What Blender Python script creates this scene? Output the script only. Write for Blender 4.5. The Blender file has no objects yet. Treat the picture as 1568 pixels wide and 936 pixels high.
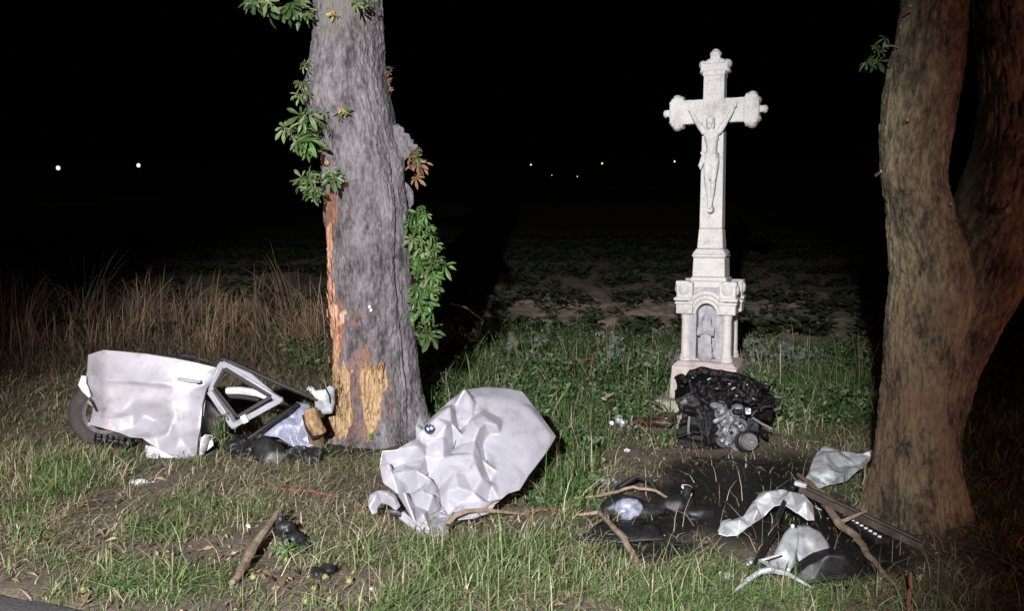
import bpy, bmesh, math, random
import numpy as np
from mathutils import Vector, Matrix
from mathutils.geometry import delaunay_2d_cdt

R = math.radians
random.seed(7)
rng = np.random.default_rng(11)
scene = bpy.context.scene
COL = scene.collection

# ------------------------------------------------------------------ camera
F, CW, CH = 1300.0, 1568, 936          # focal length in photo pixels, photo size
CAMZ, HORIZON = 2.0, 350.0
PITCH = math.atan((CH / 2 - HORIZON) / F)
cam_d = bpy.data.cameras.new("camera")
cam = bpy.data.objects.new("camera", cam_d)
COL.objects.link(cam)
cam.location = (0, 0, CAMZ)
cam.rotation_euler = (math.pi / 2 - PITCH, 0, 0)
cam_d.sensor_width = 36.0
cam_d.lens = 36.0 * F / CW
cam_d.clip_end = 3000
scene.camera = cam

# ------------------------------------------------------------------ night sky, added fill sun and the lamps on the road
world = bpy.data.worlds.new("World")
scene.world = world
world.use_nodes = True
wn = world.node_tree
sky = wn.nodes.new("ShaderNodeTexSky")
sky.sky_type = 'NISHITA'
sky.sun_disc = False
sky.sun_elevation = R(-9)
sky.sun_rotation = R(150)
wn.links.new(sky.outputs[0], wn.nodes["Background"].inputs[0])
wn.nodes["Background"].inputs[1].default_value = 0.05

fill_sun_d = bpy.data.lights.new("fill_sun", 'SUN')  # weak sun lamp, added only to fill the shadows
fill_sun_d.energy = 0.002
fill_sun_d.angle = R(0.5)
fill_sun_d.color = (0.85, 0.9, 1.0)
fill_sun = bpy.data.objects.new("fill_sun", fill_sun_d)
fill_sun.rotation_euler = (R(35), R(-20), R(20))
COL.objects.link(fill_sun)


def spot(name, loc, target, watts, size, blend, color, radius):
    d = bpy.data.lights.new(name, 'SPOT')
    d.energy = watts
    d.spot_size = R(size)
    d.spot_blend = blend
    d.color = color
    d.shadow_soft_size = radius
    o = bpy.data.objects.new(name, d)
    o.location = loc
    o.rotation_euler = (Vector(target) - Vector(loc)).to_track_quat('-Z', 'Y').to_euler()
    COL.objects.link(o)
    return o


# floodlight of the emergency vehicle standing on the road left of the photographer
spot("floodlight", (-1.45, -4.0, 4.1), (-0.98, 9.5, 0.55), 13300, 47, 0.68, (0.96, 0.945, 1.0), 0.07).scale = (1.0, 1.4, 1.0)
# warm lamps of a vehicle further down the road, red rear lamps of one on the other side
spot("vehicle_lamp", (-7.5, 1.0, 1.0), (-2.0, 11.0, 0.5), 800, 80, 1.0, (1.0, 0.58, 0.42), 0.08)
spot("rear_lamp", (5.4, 0.6, 1.2), (3.2, 6.5, 1.6), 300, 90, 1.0, (1.0, 0.42, 0.36), 0.08)

vs = scene.view_settings
vs.view_transform = 'Standard'
vs.look = 'None'
vs.exposure = 0.0
vs.gamma = 1.0
scene.cycles.use_denoising = True
scene.cycles.max_bounces = 6

# ------------------------------------------------------------------ maths helpers
CP, SP = math.cos(PITCH), math.sin(PITCH)
CAM = Vector((0, 0, CAMZ))


def ray(px, py):
    a, b = (px - CW / 2) / F, (CH / 2 - py) / F
    return Vector((a, b * SP + CP, b * CP - SP))


def P(px, py, D):                       # point seen at a pixel at distance D along y
    d = ray(px, py)
    return CAM + d * (D / d.y)


def proj(x, y, z):                      # world -> photo pixel (arrays)
    dz = z - CAMZ
    fwd = y * CP - dz * SP
    up = y * SP + dz * CP
    fwd = np.maximum(fwd, 0.05)
    return CW / 2 + F * x / fwd, CH / 2 - F * up / fwd


def _hash(ix, iy, iz, seed):
    n = (ix * 374761393 + iy * 668265263 + iz * 2147483647 + seed * 974634777) & 0xffffffff
    n = ((n ^ (n >> 13)) * 1274126177) & 0xffffffff
    n = ((n ^ (n >> 16)) * 2246822519) & 0xffffffff
    return ((n ^ (n >> 15)) & 0xffffff) / float(0xffffff)


def vnoise(x, y, z=0.0, seed=0):
    x, y, z = np.broadcast_arrays(np.asarray(x, float), np.asarray(y, float), np.asarray(z, float))
    ix, iy, iz = np.floor(x).astype(np.int64), np.floor(y).astype(np.int64), np.floor(z).astype(np.int64)
    fx, fy, fz = x - ix, y - iy, z - iz
    fx, fy, fz = [t * t * (3 - 2 * t) for t in (fx, fy, fz)]
    out = 0
    for a in (0, 1):
        for b in (0, 1):
            for c in (0, 1):
                w = (fx if a else 1 - fx) * (fy if b else 1 - fy) * (fz if c else 1 - fz)
                out = out + w * _hash(ix + a, iy + b, iz + c, seed)
    return out * 2 - 1


def fbm(x, y, z=0.0, oct=4, seed=0):
    s, a, t = 0, 1.0, 0
    for i in range(oct):
        s = s + a * vnoise(np.asarray(x) * 2 ** i, np.asarray(y) * 2 ** i, np.asarray(z) * 2 ** i, seed + i * 17)
        t += a
        a *= 0.5
    return s / t


def sstep(a, b, x):
    t = np.clip((np.asarray(x, float) - a) / (b - a), 0, 1)
    return t * t * (3 - 2 * t)


def road_edge(x):
    return 3.44 - 0.39 * x


def terrain(x, y):
    x, y = np.asarray(x, float), np.asarray(y, float)
    z = 0.03 * np.maximum(y - 12, 0) + 0.05 * np.maximum(y - 75, 0) * sstep(75, 130, y)
    z = z + 0.030 * fbm(x * 0.9, y * 0.9, 0, 3, 5) * sstep(0.0, 1.0, y - road_edge(x))
    z = z + 0.022 * fbm(x * 4.0, y * 4.0, 0, 3, 9) * sstep(0.1, 0.6, y - road_edge(x))
    z = z + 0.14 * fbm(x * 2.2, y * 2.2, 3, 3, 21) * sstep(13, 16, y) * (1 - sstep(70, 100, y))
    d = road_edge(x) - y
    z = z - 0.10 * sstep(-0.02, 0.12, d) * (1 - sstep(6.4, 6.6, d))
    return z


def tz(x, y):
    return float(terrain(np.array([x]), np.array([y]))[0])


def G(px, py, up=0.0):                  # point of the ground seen at a pixel
    d = ray(px, py)
    t = CAMZ / -d.z
    for i in range(6):
        p = CAM + d * t
        t = (CAMZ - tz(p.x, p.y)) / -d.z
    p = CAM + d * t
    p.z += up
    return p


class Plane:
    def __init__(s, o, u, v):
        s.o = Vector(o)
        s.u = Vector(u).normalized()
        v = Vector(v)
        s.v = (v - s.u * v.dot(s.u)).normalized()
        s.n = s.u.cross(s.v)

    def hit(s, px, py):
        d = ray(px, py)
        t = (s.o - CAM).dot(s.n) / d.dot(s.n)
        q = CAM + d * t - s.o
        return q.dot(s.u), q.dot(s.v)

    def w(s, a, b, h=0.0):
        return s.o + s.u * a + s.v * b + s.n * h

    def p(s, px, py, h=0.0):
        return s.w(*s.hit(px, py), h)


# ------------------------------------------------------------------ object helpers
def link(o, parent=None):
    COL.objects.link(o)
    if parent:
        o.parent = parent
    return o


def tag(o, label=None, cat=None, group=None, kind=None):
    if label:
        o["label"] = label
    if cat:
        o["category"] = cat
    if group:
        o["group"] = group
    if kind:
        o["kind"] = kind
    return o


def thing(name, label, cat, loc=(0, 0, 0), rz=0.0, group=None):
    o = link(bpy.data.objects.new(name, None))
    o.empty_display_size = 0.05
    o.location = loc
    o.rotation_euler = (0, 0, rz)
    return tag(o, label, cat, group)


def wloc(o):                            # origin of a thing or part placed by translations only
    v = Vector((0, 0, 0))
    while o:
        v += Vector(o.location)
        o = o.parent
    return v


def mesh_obj(name, me, mat, parent=None, loc=(0, 0, 0)):
    if mat and not me.materials:
        me.materials.append(mat)
    o = link(bpy.data.objects.new(name, me), parent)
    o.location = loc
    return o


class MB:
    """collects shapes for ONE mesh"""

    def __init__(s):
        s.v, s.f = [], []

    def add(s, vs, fs):
        b = len(s.v)
        s.v += [tuple(p) for p in vs]
        s.f += [tuple(i + b for i in f) for f in fs]
        return s

    def box(s, c, d, rot=None, taper=1.0):
        c = Vector(c)
        m = rot or Matrix.Identity(3)
        vs = []
        for z in (-1, 1):
            k = taper if z > 0 else 1.0
            for x, y in ((-1, -1), (1, -1), (1, 1), (-1, 1)):
                vs.append(c + m @ Vector((x * d[0] / 2 * k, y * d[1] / 2 * k, z * d[2] / 2)))
        return s.add(vs, [(3, 2, 1, 0), (4, 5, 6, 7), (0, 1, 5, 4), (1, 2, 6, 5), (2, 3, 7, 6), (3, 0, 4, 7)])

    def beam(s, a, b, w, h):
        a, b = Vector(a), Vector(b)
        q = (b - a).to_track_quat('Z', 'Y').to_matrix()
        return s.box((a + b) / 2, (w, h, (b - a).length), q)

    def tube(s, path, rad, n=8, jit=0.0, cap=True):
        path = [Vector(p) for p in path]
        if not hasattr(rad, '__len__'):
            rad = [rad] * len(path)
        vs, fs = [], []
        up = Vector((0.31, 0.17, 0.93))
        for i, p in enumerate(path):
            t = (path[min(i + 1, len(path) - 1)] - path[max(i - 1, 0)]).normalized()
            a = t.cross(up)
            if a.length < 0.05:
                a = t.cross(Vector((1, 0, 0)))
            a.normalize()
            b = t.cross(a)
            for k in range(n):
                w = 2 * math.pi * k / n
                r = rad[i] * (1 + jit * random.uniform(-1, 1))
                vs.append(p + a * math.cos(w) * r + b * math.sin(w) * r)
        for i in range(len(path) - 1):
            for k in range(n):
                fs.append((i * n + k, i * n + (k + 1) % n, (i + 1) * n + (k + 1) % n, (i + 1) * n + k))
        if cap:
            fs.append(tuple(range(n - 1, -1, -1)))
            fs.append(tuple(range((len(path) - 1) * n, len(path) * n)))
        return s.add(vs, fs)

    def ell(s, c, r, rot=None, nu=14, nv=9):
        c = Vector(c)
        m = rot or Matrix.Identity(3)
        if not hasattr(r, '__len__'):
            r = (r, r, r)
        vs, fs = [], []
        for j in range(1, nv):
            b = math.pi * j / nv
            for i in range(nu):
                a = 2 * math.pi * i / nu
                vs.append(c + m @ Vector((r[0] * math.sin(b) * math.cos(a), r[1] * math.sin(b) * math.sin(a), r[2] * math.cos(b))))
        for j in range(nv - 2):
            for i in range(nu):
                fs.append((j * nu + i, (j + 1) * nu + i, (j + 1) * nu + (i + 1) % nu, j * nu + (i + 1) % nu))
        t, q = len(vs), len(vs) + 1
        vs += [c + m @ Vector((0, 0, r[2])), c + m @ Vector((0, 0, -r[2]))]
        for i in range(nu):
            fs.append((t, i, (i + 1) % nu))
            fs.append((q, (nv - 2) * nu + (i + 1) % nu, (nv - 2) * nu + i))
        return s.add(vs, fs)

    def cyl(s, a, b, r, n=20, r2=None):
        return s.tube([a, b], [r, r if r2 is None else r2], n)

    def lathe(s, prof, c, axis, n=28):
        c, axis = Vector(c), Vector(axis).normalized()
        q = axis.to_track_quat('Z', 'Y').to_matrix()
        vs, fs = [], []
        for r, z in prof:
            for k in range(n):
                w = 2 * math.pi * k / n
                vs.append(c + q @ Vector((r * math.cos(w), r * math.sin(w), z)))
        for i in range(len(prof) - 1):
            for k in range(n):
                fs.append((i * n + k, i * n + (k + 1) % n, (i + 1) * n + (k + 1) % n, (i + 1) * n + k))
        return s.add(vs, fs)

    def prism(s, pts, y0, y1):           # outline in x,z extruded along y
        n = len(pts)
        vs = [(x, y0, z) for x, z in pts] + [(x, y1, z) for x, z in pts]
        fs = [tuple(range(n)), tuple(range(2 * n - 1, n - 1, -1))]
        fs += [(i, i + n, (i + 1) % n + n, (i + 1) % n) for i in range(n)]
        return s.add(vs, fs)

    def build(s, name, mat, parent=None, smooth=True, bevel=0.0, world=True, angle=35, at=None):
        off = (wloc(parent) if parent else Vector((0, 0, 0))) if world else Vector((0, 0, 0))
        loc = Vector((0, 0, 0))
        if at is not None:
            loc = Vector(at) - off
            off = Vector(at)
        me = bpy.data.meshes.new(name)
        me.from_pydata([tuple(Vector(p) - off) for p in s.v], [], s.f)
        bm = bmesh.new()
        bm.from_mesh(me)
        bmesh.ops.recalc_face_normals(bm, faces=bm.faces)
        bm.to_mesh(me)
        bm.free()
        if smooth:
            me.shade_smooth()
            try:
                me.set_sharp_from_angle(angle=R(angle))
            except Exception:
                pass
        o = mesh_obj(name, me, mat, parent, loc)
        if bevel:
            m = o.modifiers.new("bevel", 'BEVEL')
            m.width = bevel
            m.segments = 2
            m.limit_method = 'ANGLE'
        return o


def bake(o):
    bpy.context.view_layer.update()
    ev = o.evaluated_get(bpy.context.evaluated_depsgraph_get())
    me = bpy.data.meshes.new_from_object(ev)
    o.modifiers.clear()
    o.data = me
    return o


def fuse(o, voxel, smooth=6, amp=0.0, freq=20.0, seed=3):
    m = o.modifiers.new("r", 'REMESH')
    m.mode = 'VOXEL'
    m.voxel_size = voxel
    m.use_smooth_shade = True
    if smooth:
        k = o.modifiers.new("s", 'SMOOTH')
        k.factor = 0.5
        k.iterations = smooth
    bake(o)
    if amp:
        me = o.data
        n = len(me.vertices)
        co = np.empty(n * 3)
        no = np.empty(n * 3)
        me.vertices.foreach_get("co", co)
        me.vertices.foreach_get("normal", no)
        co, no = co.reshape(-1, 3), no.reshape(-1, 3)
        d = amp * fbm(co[:, 0] * freq, co[:, 1] * freq, co[:, 2] * freq, 4, seed)
        co += no * d[:, None]
        me.vertices.foreach_set("co", co.ravel())
        me.update()
    o.data.shade_smooth()
    return o


def cut(o, other):
    m = o.modifiers.new("b", 'BOOLEAN')
    m.operation = 'DIFFERENCE'
    m.object = other
    m.solver = 'EXACT'
    bake(o)
    bpy.data.objects.remove(other)
    return o


def np_mesh(name, co, tri=None, quad=None, col=None):
    me = bpy.data.meshes.new(name)
    co = np.asarray(co, np.float32)
    nt = 0 if tri is None else len(tri)
    nq = 0 if quad is None else len(quad)
    me.vertices.add(len(co))
    me.vertices.foreach_set("co", co.ravel())
    idx, start = [], []
    if nq:
        idx.append(np.asarray(quad).ravel())
        start.append(np.arange(nq) * 4)
    if nt:
        idx.append(np.asarray(tri).ravel())
        start.append(np.arange(nt) * 3 + nq * 4)
    idx = np.concatenate(idx).astype(np.int32)
    me.loops.add(len(idx))
    me.loops.foreach_set("vertex_index", idx)
    me.polygons.add(nt + nq)
    me.polygons.foreach_set("loop_start", np.concatenate(start).astype(np.int32))
    me.update(calc_edges=True)
    if col is not None:
        a = me.attributes.new("Col", 'FLOAT_COLOR', 'POINT')
        c = np.ones((len(co), 4), np.float32)
        c[:, :3] = col
        a.data.foreach_set("color", c.ravel())
    return me


def add_attr(me, name, val):
    a = me.attributes.new(name, 'FLOAT', 'POINT')
    a.data.foreach_set("value", np.asarray(val, np.float32))


def smooth_all(me):
    me.polygons.foreach_set("use_smooth", np.ones(len(me.polygons), bool))
    me.update()


def sheet(name, mat, plane, pts, n_out, parent=None, sub=2, smooth=2, thick=0.004, rough=0.0, seed=1, at=None, ridge=None, soft=None):
    """a bent metal or plastic sheet: outline points first, then inner ones, each (px, py, height off the plane)"""
    uv = [Vector(plane.hit(p[0], p[1])) for p in pts]
    edges = [(i, (i + 1) % n_out) for i in range(n_out)]
    r = delaunay_2d_cdt(uv, edges, [list(range(n_out))], 1, 1e-5)
    vo, fo, orig = r[0], r[2], r[3]
    bm = bmesh.new()
    vs = []
    for q, og in zip(vo, orig):
        h = pts[og[0]][2] if og else 0.0
        vs.append(bm.verts.new(plane.w(q.x, q.y, h)))
    for f in fo:
        try:
            bm.faces.new([vs[i] for i in f])
        except ValueError:
            pass
    for i in range(sub):
        bmesh.ops.subdivide_edges(bm, edges=bm.edges[:], cuts=1, use_grid_fill=True)
    bm.verts.ensure_lookup_table()
    co = np.array([tuple(v.co) for v in bm.verts])
    ed = np.array([[e.verts[0].index, e.verts[1].index] for e in bm.edges])
    bnd = np.array([v.is_boundary for v in bm.verts])
    cnt = np.bincount(ed.ravel(), minlength=len(co)).astype(float)
    cnt[cnt == 0] = 1
    sx_, sy_ = proj(co[:, 0], co[:, 1], co[:, 2])
    soft_ = np.clip(soft(sx_, sy_), 0, 1) if soft else np.zeros(len(co))
    nn = np.array(plane.n)

    def lap(c_, w_):
        s_ = np.zeros_like(c_)
        np.add.at(s_, ed[:, 0], c_[ed[:, 1]])
        np.add.at(s_, ed[:, 1], c_[ed[:, 0]])
        return c_ + (s_ / cnt[:, None] - c_) * (0.6 * w_ * ~bnd)[:, None]
    for i in range(60 if soft else 0):
        co = lap(co, soft_)
    for i in range(smooth):
        co = lap(co, np.ones(len(co)))
    if ridge:
        w_ = ridge(sx_, sy_) * np.ones(len(co))
        r1 = np.abs(fbm(co[:, 0] * 5.5, co[:, 1] * 5.5, co[:, 2] * 5.5, 2, seed + 3)) - 0.2
        r2 = np.abs(fbm(co[:, 0] * 13, co[:, 1] * 13, co[:, 2] * 13, 1, seed + 8)) - 0.25
        co = co + nn * (w_ * (0.075 * r1 + 0.02 * r2))[:, None]
    if rough:
        co = co + nn * (rough * fbm(co[:, 0] * 9, co[:, 1] * 9, co[:, 2] * 9, 3, seed))[:, None]
    for v, c_ in zip(bm.verts, co):
        v.co = c_
    bmesh.ops.recalc_face_normals(bm, faces=bm.faces)
    off = wloc(parent) if parent else (Vector(at) if at is not None else Vector((0, 0, 0)))
    for v in bm.verts:
        v.co -= off
    me = bpy.data.meshes.new(name)
    bm.to_mesh(me)
    bm.free()
    me.shade_smooth()
    o = mesh_obj(name, me, mat, parent, (0, 0, 0) if parent else off)
    m = o.modifiers.new("thickness", 'SOLIDIFY')
    m.thickness = thick
    m.offset = -1
    return o


# ------------------------------------------------------------------ materials
def nodes(name):
    m = bpy.data.materials.new(name)
    m.use_nodes = True
    t = m.node_tree
    return m, t, t.nodes["Principled BSDF"]


def ramp(t, stops):
    r = t.nodes.new("ShaderNodeValToRGB")
    while len(r.color_ramp.elements) < len(stops):
        r.color_ramp.elements.new(0.5)
    for e, (p, c) in zip(r.color_ramp.elements, stops):
        e.position = p
        e.color = (*c, 1)
    return r


def noise_node(t, scale, detail=6, rough=0.6, stretch=None, coord='Object', attr=None):
    tc = t.nodes.new("ShaderNodeTexCoord")
    n = t.nodes.new("ShaderNodeTexNoise")
    n.inputs["Scale"].default_value = scale
    n.inputs["Detail"].default_value = detail
    n.inputs["Roughness"].default_value = rough
    if stretch:
        mp = t.nodes.new("ShaderNodeMapping")
        mp.inputs["Scale"].default_value = stretch
        t.links.new(tc.outputs[coord], mp.inputs[0])
        t.links.new(mp.outputs[0], n.inputs["Vector"])
    else:
        t.links.new(tc.outputs[coord], n.inputs["Vector"])
    return n


def bump(t, bs, src, strength, dist):
    b = t.nodes.new("ShaderNodeBump")
    b.inputs["Strength"].default_value = strength
    b.inputs["Distance"].default_value = dist
    t.links.new(src, b.inputs["Height"])
    t.links.new(b.outputs[0], bs.inputs["Normal"])
    return b


def mixc(t, fac, a, b):
    m = t.nodes.new("ShaderNodeMix")
    m.data_type = 'RGBA'
    for s, v in ((0, fac), (6, a), (7, b)):
        if isinstance(v, (int, float)):
            m.inputs[s].default_value = v
        elif isinstance(v, tuple):
            m.inputs[s].default_value = (*v, 1)
        else:
            t.links.new(v, m.inputs[s])
    return m.outputs[2]


def simple(name, stops, scale=8, rough=0.6, metal=0.0, bmp=0.0, bdist=0.01, detail=6, stretch=None, coat=0.0, rr=None, bscale=None, spec=None):
    m, t, b = nodes(name)
    n = noise_node(t, scale, detail, 0.62, stretch)
    r = ramp(t, stops)
    t.links.new(n.outputs[0], r.inputs[0])
    t.links.new(r.outputs[0], b.inputs["Base Color"])
    b.inputs["Roughness"].default_value = rough
    b.inputs["Metallic"].default_value = metal
    b.inputs["Coat Weight"].default_value = coat
    if spec is not None:
        b.inputs["Specular IOR Level"].default_value = spec
    if rr:
        q = t.nodes.new("ShaderNodeMapRange")
        q.inputs[3].default_value, q.inputs[4].default_value = rr
        q.inputs[1].default_value, q.inputs[2].default_value = 0.3, 0.7
        t.links.new(n.outputs[0], q.inputs[0])
        t.links.new(q.outputs[0], b.inputs["Roughness"])
    if bmp:
        src = n.outputs[0]
        if bscale:
            src = noise_node(t, bscale, 5, 0.6, stretch).outputs[0]
        bump(t, b, src, bmp, bdist)
    return m


def attr_mat(name, trans=0.3, rough=0.55, spec=0.3):
    m, t, b = nodes(name)
    a = t.nodes.new("ShaderNodeAttribute")
    a.attribute_name = "Col"
    t.links.new(a.outputs["Color"], b.inputs["Base Color"])
    b.inputs["Roughness"].default_value = rough
    b.inputs["Specular IOR Level"].default_value = spec
    if trans:
        tr = t.nodes.new("ShaderNodeBsdfTranslucent")
        t.links.new(a.outputs["Color"], tr.inputs[0])
        mx = t.nodes.new("ShaderNodeMixShader")
        mx.inputs[0].default_value = trans
        t.links.new(b.outputs[0], mx.inputs[1])
        t.links.new(tr.outputs[0], mx.inputs[2])
        t.links.new(mx.outputs[0], t.nodes["Material Output"].inputs[0])
    return m


def leaf_mat(name, c1, c2, rough=0.45):
    m, t, b = nodes(name)
    oi = t.nodes.new("ShaderNodeObjectInfo")
    n = noise_node(t, 30, 4)
    add = t.nodes.new("ShaderNodeMath")
    add.operation = 'MULTIPLY_ADD'
    add.inputs[1].default_value = 0.5
    t.links.new(n.outputs[0], add.inputs[0])
    sc = t.nodes.new("ShaderNodeMath")
    sc.operation = 'MULTIPLY'
    sc.inputs[1].default_value = 0.6
    t.links.new(oi.outputs["Random"], sc.inputs[0])
    t.links.new(sc.outputs[0], add.inputs[2])
    c = mixc(t, add.outputs[0], c1, c2)
    t.links.new(c, b.inputs["Base Color"])
    b.inputs["Roughness"].default_value = rough
    tr = t.nodes.new("ShaderNodeBsdfTranslucent")
    t.links.new(c, tr.inputs[0])
    mx = t.nodes.new("ShaderNodeMixShader")
    mx.inputs[0].default_value = 0.25
    t.links.new(b.outputs[0], mx.inputs[1])
    t.links.new(tr.outputs[0], mx.inputs[2])
    t.links.new(mx.outputs[0], t.nodes["Material Output"].inputs[0])
    return m


M = {}
M['paint'] = simple('white_car_paint', [(0.28, (0.20, 0.196, 0.21)), (0.42, (0.27, 0.27, 0.293)), (0.75, (0.325, 0.325, 0.355))], 4, 0.34, coat=0.35, rr=(0.30, 0.42), bmp=0.10, bdist=0.004, bscale=30)
_m = M['paint']
_t, _b = _m.node_tree, _m.node_tree.nodes["Principled BSDF"]
_src = _b.inputs["Base Color"].links[0].from_socket
_n = noise_node(_t, 7, 8, 0.7)
_r = ramp(_t, [(0.57, (0, 0, 0)), (0.72, (0.85, 0.85, 0.85))])
_t.links.new(_n.outputs[0], _r.inputs[0])
_t.links.new(mixc(_t, _r.outputs[0], _src, (0.14, 0.115, 0.085)), _b.inputs["Base Color"])
M['paint_dirty'] = simple('scuffed_white_paint', [(0.25, (0.30, 0.27, 0.25)), (0.5, (0.62, 0.60, 0.61)), (0.8, (0.75, 0.74, 0.76))], 7, 0.45, bmp=0.3, bdist=0.006)
M['black_plastic'] = simple('black_plastic', [(0.3, (0.006, 0.006, 0.007)), (0.6, (0.016, 0.016, 0.017)), (0.8, (0.05, 0.045, 0.04))], 14, 0.45, bmp=0.5, bdist=0.006, rr=(0.35, 0.6), spec=0.35)
M['rubber'] = simple('seal_rubber', [(0.3, (0.006, 0.006, 0.006)), (0.8, (0.016, 0.015, 0.014))], 20, 0.55)
M['tyre'] = simple('tyre_rubber', [(0.3, (0.012, 0.012, 0.012)), (0.62, (0.03, 0.027, 0.024)), (0.85, (0.13, 0.105, 0.08))], 9, 0.8, bmp=0.2)
M['alu'] = simple('scraped_aluminium', [(0.25, (0.16, 0.165, 0.16)), (0.5, (0.36, 0.38, 0.38)), (0.8, (0.55, 0.57, 0.56))], 11, 0.5, metal=0.25, bmp=0.35, bdist=0.004, rr=(0.38, 0.62))
M['steel'] = simple('dull_steel', [(0.25, (0.12, 0.11, 0.10)), (0.6, (0.30, 0.29, 0.28)), (0.85, (0.42, 0.41, 0.40))], 16, 0.42, metal=0.5, bmp=0.25, bdist=0.003)
M['rust'] = simple('rusty_beam', [(0.25, (0.02, 0.013, 0.010)), (0.55, (0.06, 0.045, 0.035)), (0.85, (0.14, 0.12, 0.10))], 12, 0.6, bmp=0.3)
M['char'] = simple('oily_black_metal', [(0.25, (0.002, 0.002, 0.002)), (0.6, (0.007, 0.006, 0.006)), (0.74, (0.014, 0.012, 0.010)), (0.92, (0.09, 0.085, 0.08))], 22, 0.40, bmp=0.8, bdist=0.012, rr=(0.3, 0.7), bscale=38, spec=0.25)
M['casing'] = simple('cast_engine_casing', [(0.34, (0.012, 0.011, 0.010)), (0.48, (0.16, 0.16, 0.16)), (0.72, (0.38, 0.38, 0.38))], 17, 0.45, metal=0.3, bmp=0.5, bdist=0.006)
M['foil'] = simple('crumpled_clear_plastic', [(0.3, (0.17, 0.18, 0.24)), (0.7, (0.36, 0.38, 0.48))], 12, 0.22, bmp=0.8, bdist=0.02)
M['lens'] = simple('grey_lamp_plastic', [(0.34, (0.10, 0.11, 0.14)), (0.62, (0.27, 0.29, 0.35))], 18, 0.25, bmp=0.5, bdist=0.01)
M['blue'] = simple('pale_blue_plastic', [(0.3, (0.20, 0.26, 0.36)), (0.55, (0.36, 0.42, 0.52)), (0.8, (0.14, 0.36, 0.60))], 6, 0.4)
M['redbrown'] = simple('red_brown_metal', [(0.36, (0.010, 0.006, 0.005)), (0.55, (0.045, 0.018, 0.012)), (0.75, (0.15, 0.07, 0.045))], 20, 0.5, bmp=0.5)
M['wood'] = simple('splintered_wood', [(0.32, (0.08, 0.04, 0.018)), (0.44, (0.24, 0.145, 0.065)), (0.56, (0.38, 0.265, 0.14)), (0.75, (0.47, 0.36, 0.215))], 11, 0.7, bmp=0.9, bdist=0.014, stretch=(5, 5, 0.35))
M['wood_old'] = simple('browned_wood', [(0.3, (0.09, 0.05, 0.025)), (0.48, (0.24, 0.15, 0.07)), (0.72, (0.42, 0.30, 0.16))], 14, 0.75, bmp=0.8, bdist=0.012)
M['wood_pink'] = simple('peeled_inner_bark', [(0.34, (0.17, 0.065, 0.03)), (0.46, (0.36, 0.18, 0.10)), (0.62, (0.46, 0.31, 0.22))], 9, 0.65, bmp=0.6, bdist=0.01, stretch=(3.5, 3.5, 0.4))
M['twig'] = simple('bare_twig', [(0.3, (0.10, 0.07, 0.05)), (0.6, (0.24, 0.18, 0.12)), (0.85, (0.38, 0.31, 0.22))], 20, 0.8, bmp=0.4, stretch=(1, 1, 0.3))
M['redtwig'] = simple('red_brown_twig', [(0.3, (0.10, 0.035, 0.025)), (0.8, (0.22, 0.09, 0.06))], 20, 0.8)
M['leaf'] = leaf_mat('chestnut_leaf', (0.025, 0.062, 0.014), (0.075, 0.125, 0.034))
M['leaf_light'] = leaf_mat('young_chestnut_leaf', (0.04, 0.115, 0.02), (0.10, 0.20, 0.045))
M['leaf_pale'] = leaf_mat('pale_leaf', (0.09, 0.14, 0.05), (0.20, 0.27, 0.12))
M['leaf_dry'] = leaf_mat('dry_brown_leaf', (0.14, 0.06, 0.03), (0.30, 0.17, 0.09), 0.7)
M['leaf_yellow'] = leaf_mat('yellow_leaf', (0.42, 0.30, 0.06), (0.5, 0.42, 0.14), 0.6)
M['leaf_silver'] = leaf_mat('silvery_leaf', (0.11, 0.145, 0.12), (0.34, 0.37, 0.35), 0.6)
M['grass'] = attr_mat('grass_blades', 0.3)
M['dry'] = attr_mat('dry_stems', 0.2, 0.7, 0.2)
M['weed'] = attr_mat('weed_leaves', 0.25, 0.45, 0.4)
M['fruit'] = simple('chestnut_husk', [(0.3, (0.13, 0.15, 0.05)), (0.7, (0.24, 0.23, 0.10))], 25, 0.6, bmp=0.6)
M['glow'], _t, _b = nodes('street_lamp_light')
_b.inputs["Emission Color"].default_value = (1.0, 0.88, 0.68, 1)
_b.inputs["Emission Strength"].default_value = 1.3
M['pole'] = simple('grey_lamp_pole', [(0.3, (0.02, 0.02, 0.02)), (0.7, (0.03, 0.03, 0.03))], 8, 0.9)
M['bone'] = simple('white_plastic', [(0.3, (0.55, 0.55, 0.55)), (0.7, (0.75, 0.75, 0.76))], 20, 0.4)
M['badge_black'] = simple('badge_black', [(0.3, (0.01, 0.01, 0.012)), (0.7, (0.02, 0.02, 0.022))], 9, 0.25)
M['badge_blue'] = simple('badge_blue', [(0.3, (0.012, 0.06, 0.20)), (0.7, (0.018, 0.08, 0.25))], 9, 0.25)
M['badge_white'] = simple('badge_white', [(0.3, (0.38, 0.38, 0.39)), (0.7, (0.45, 0.45, 0.45))], 9, 0.25)

# bark: colour from slow and fast noise, with the stains, painted red light and mosses of each tree carried as attributes


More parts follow.
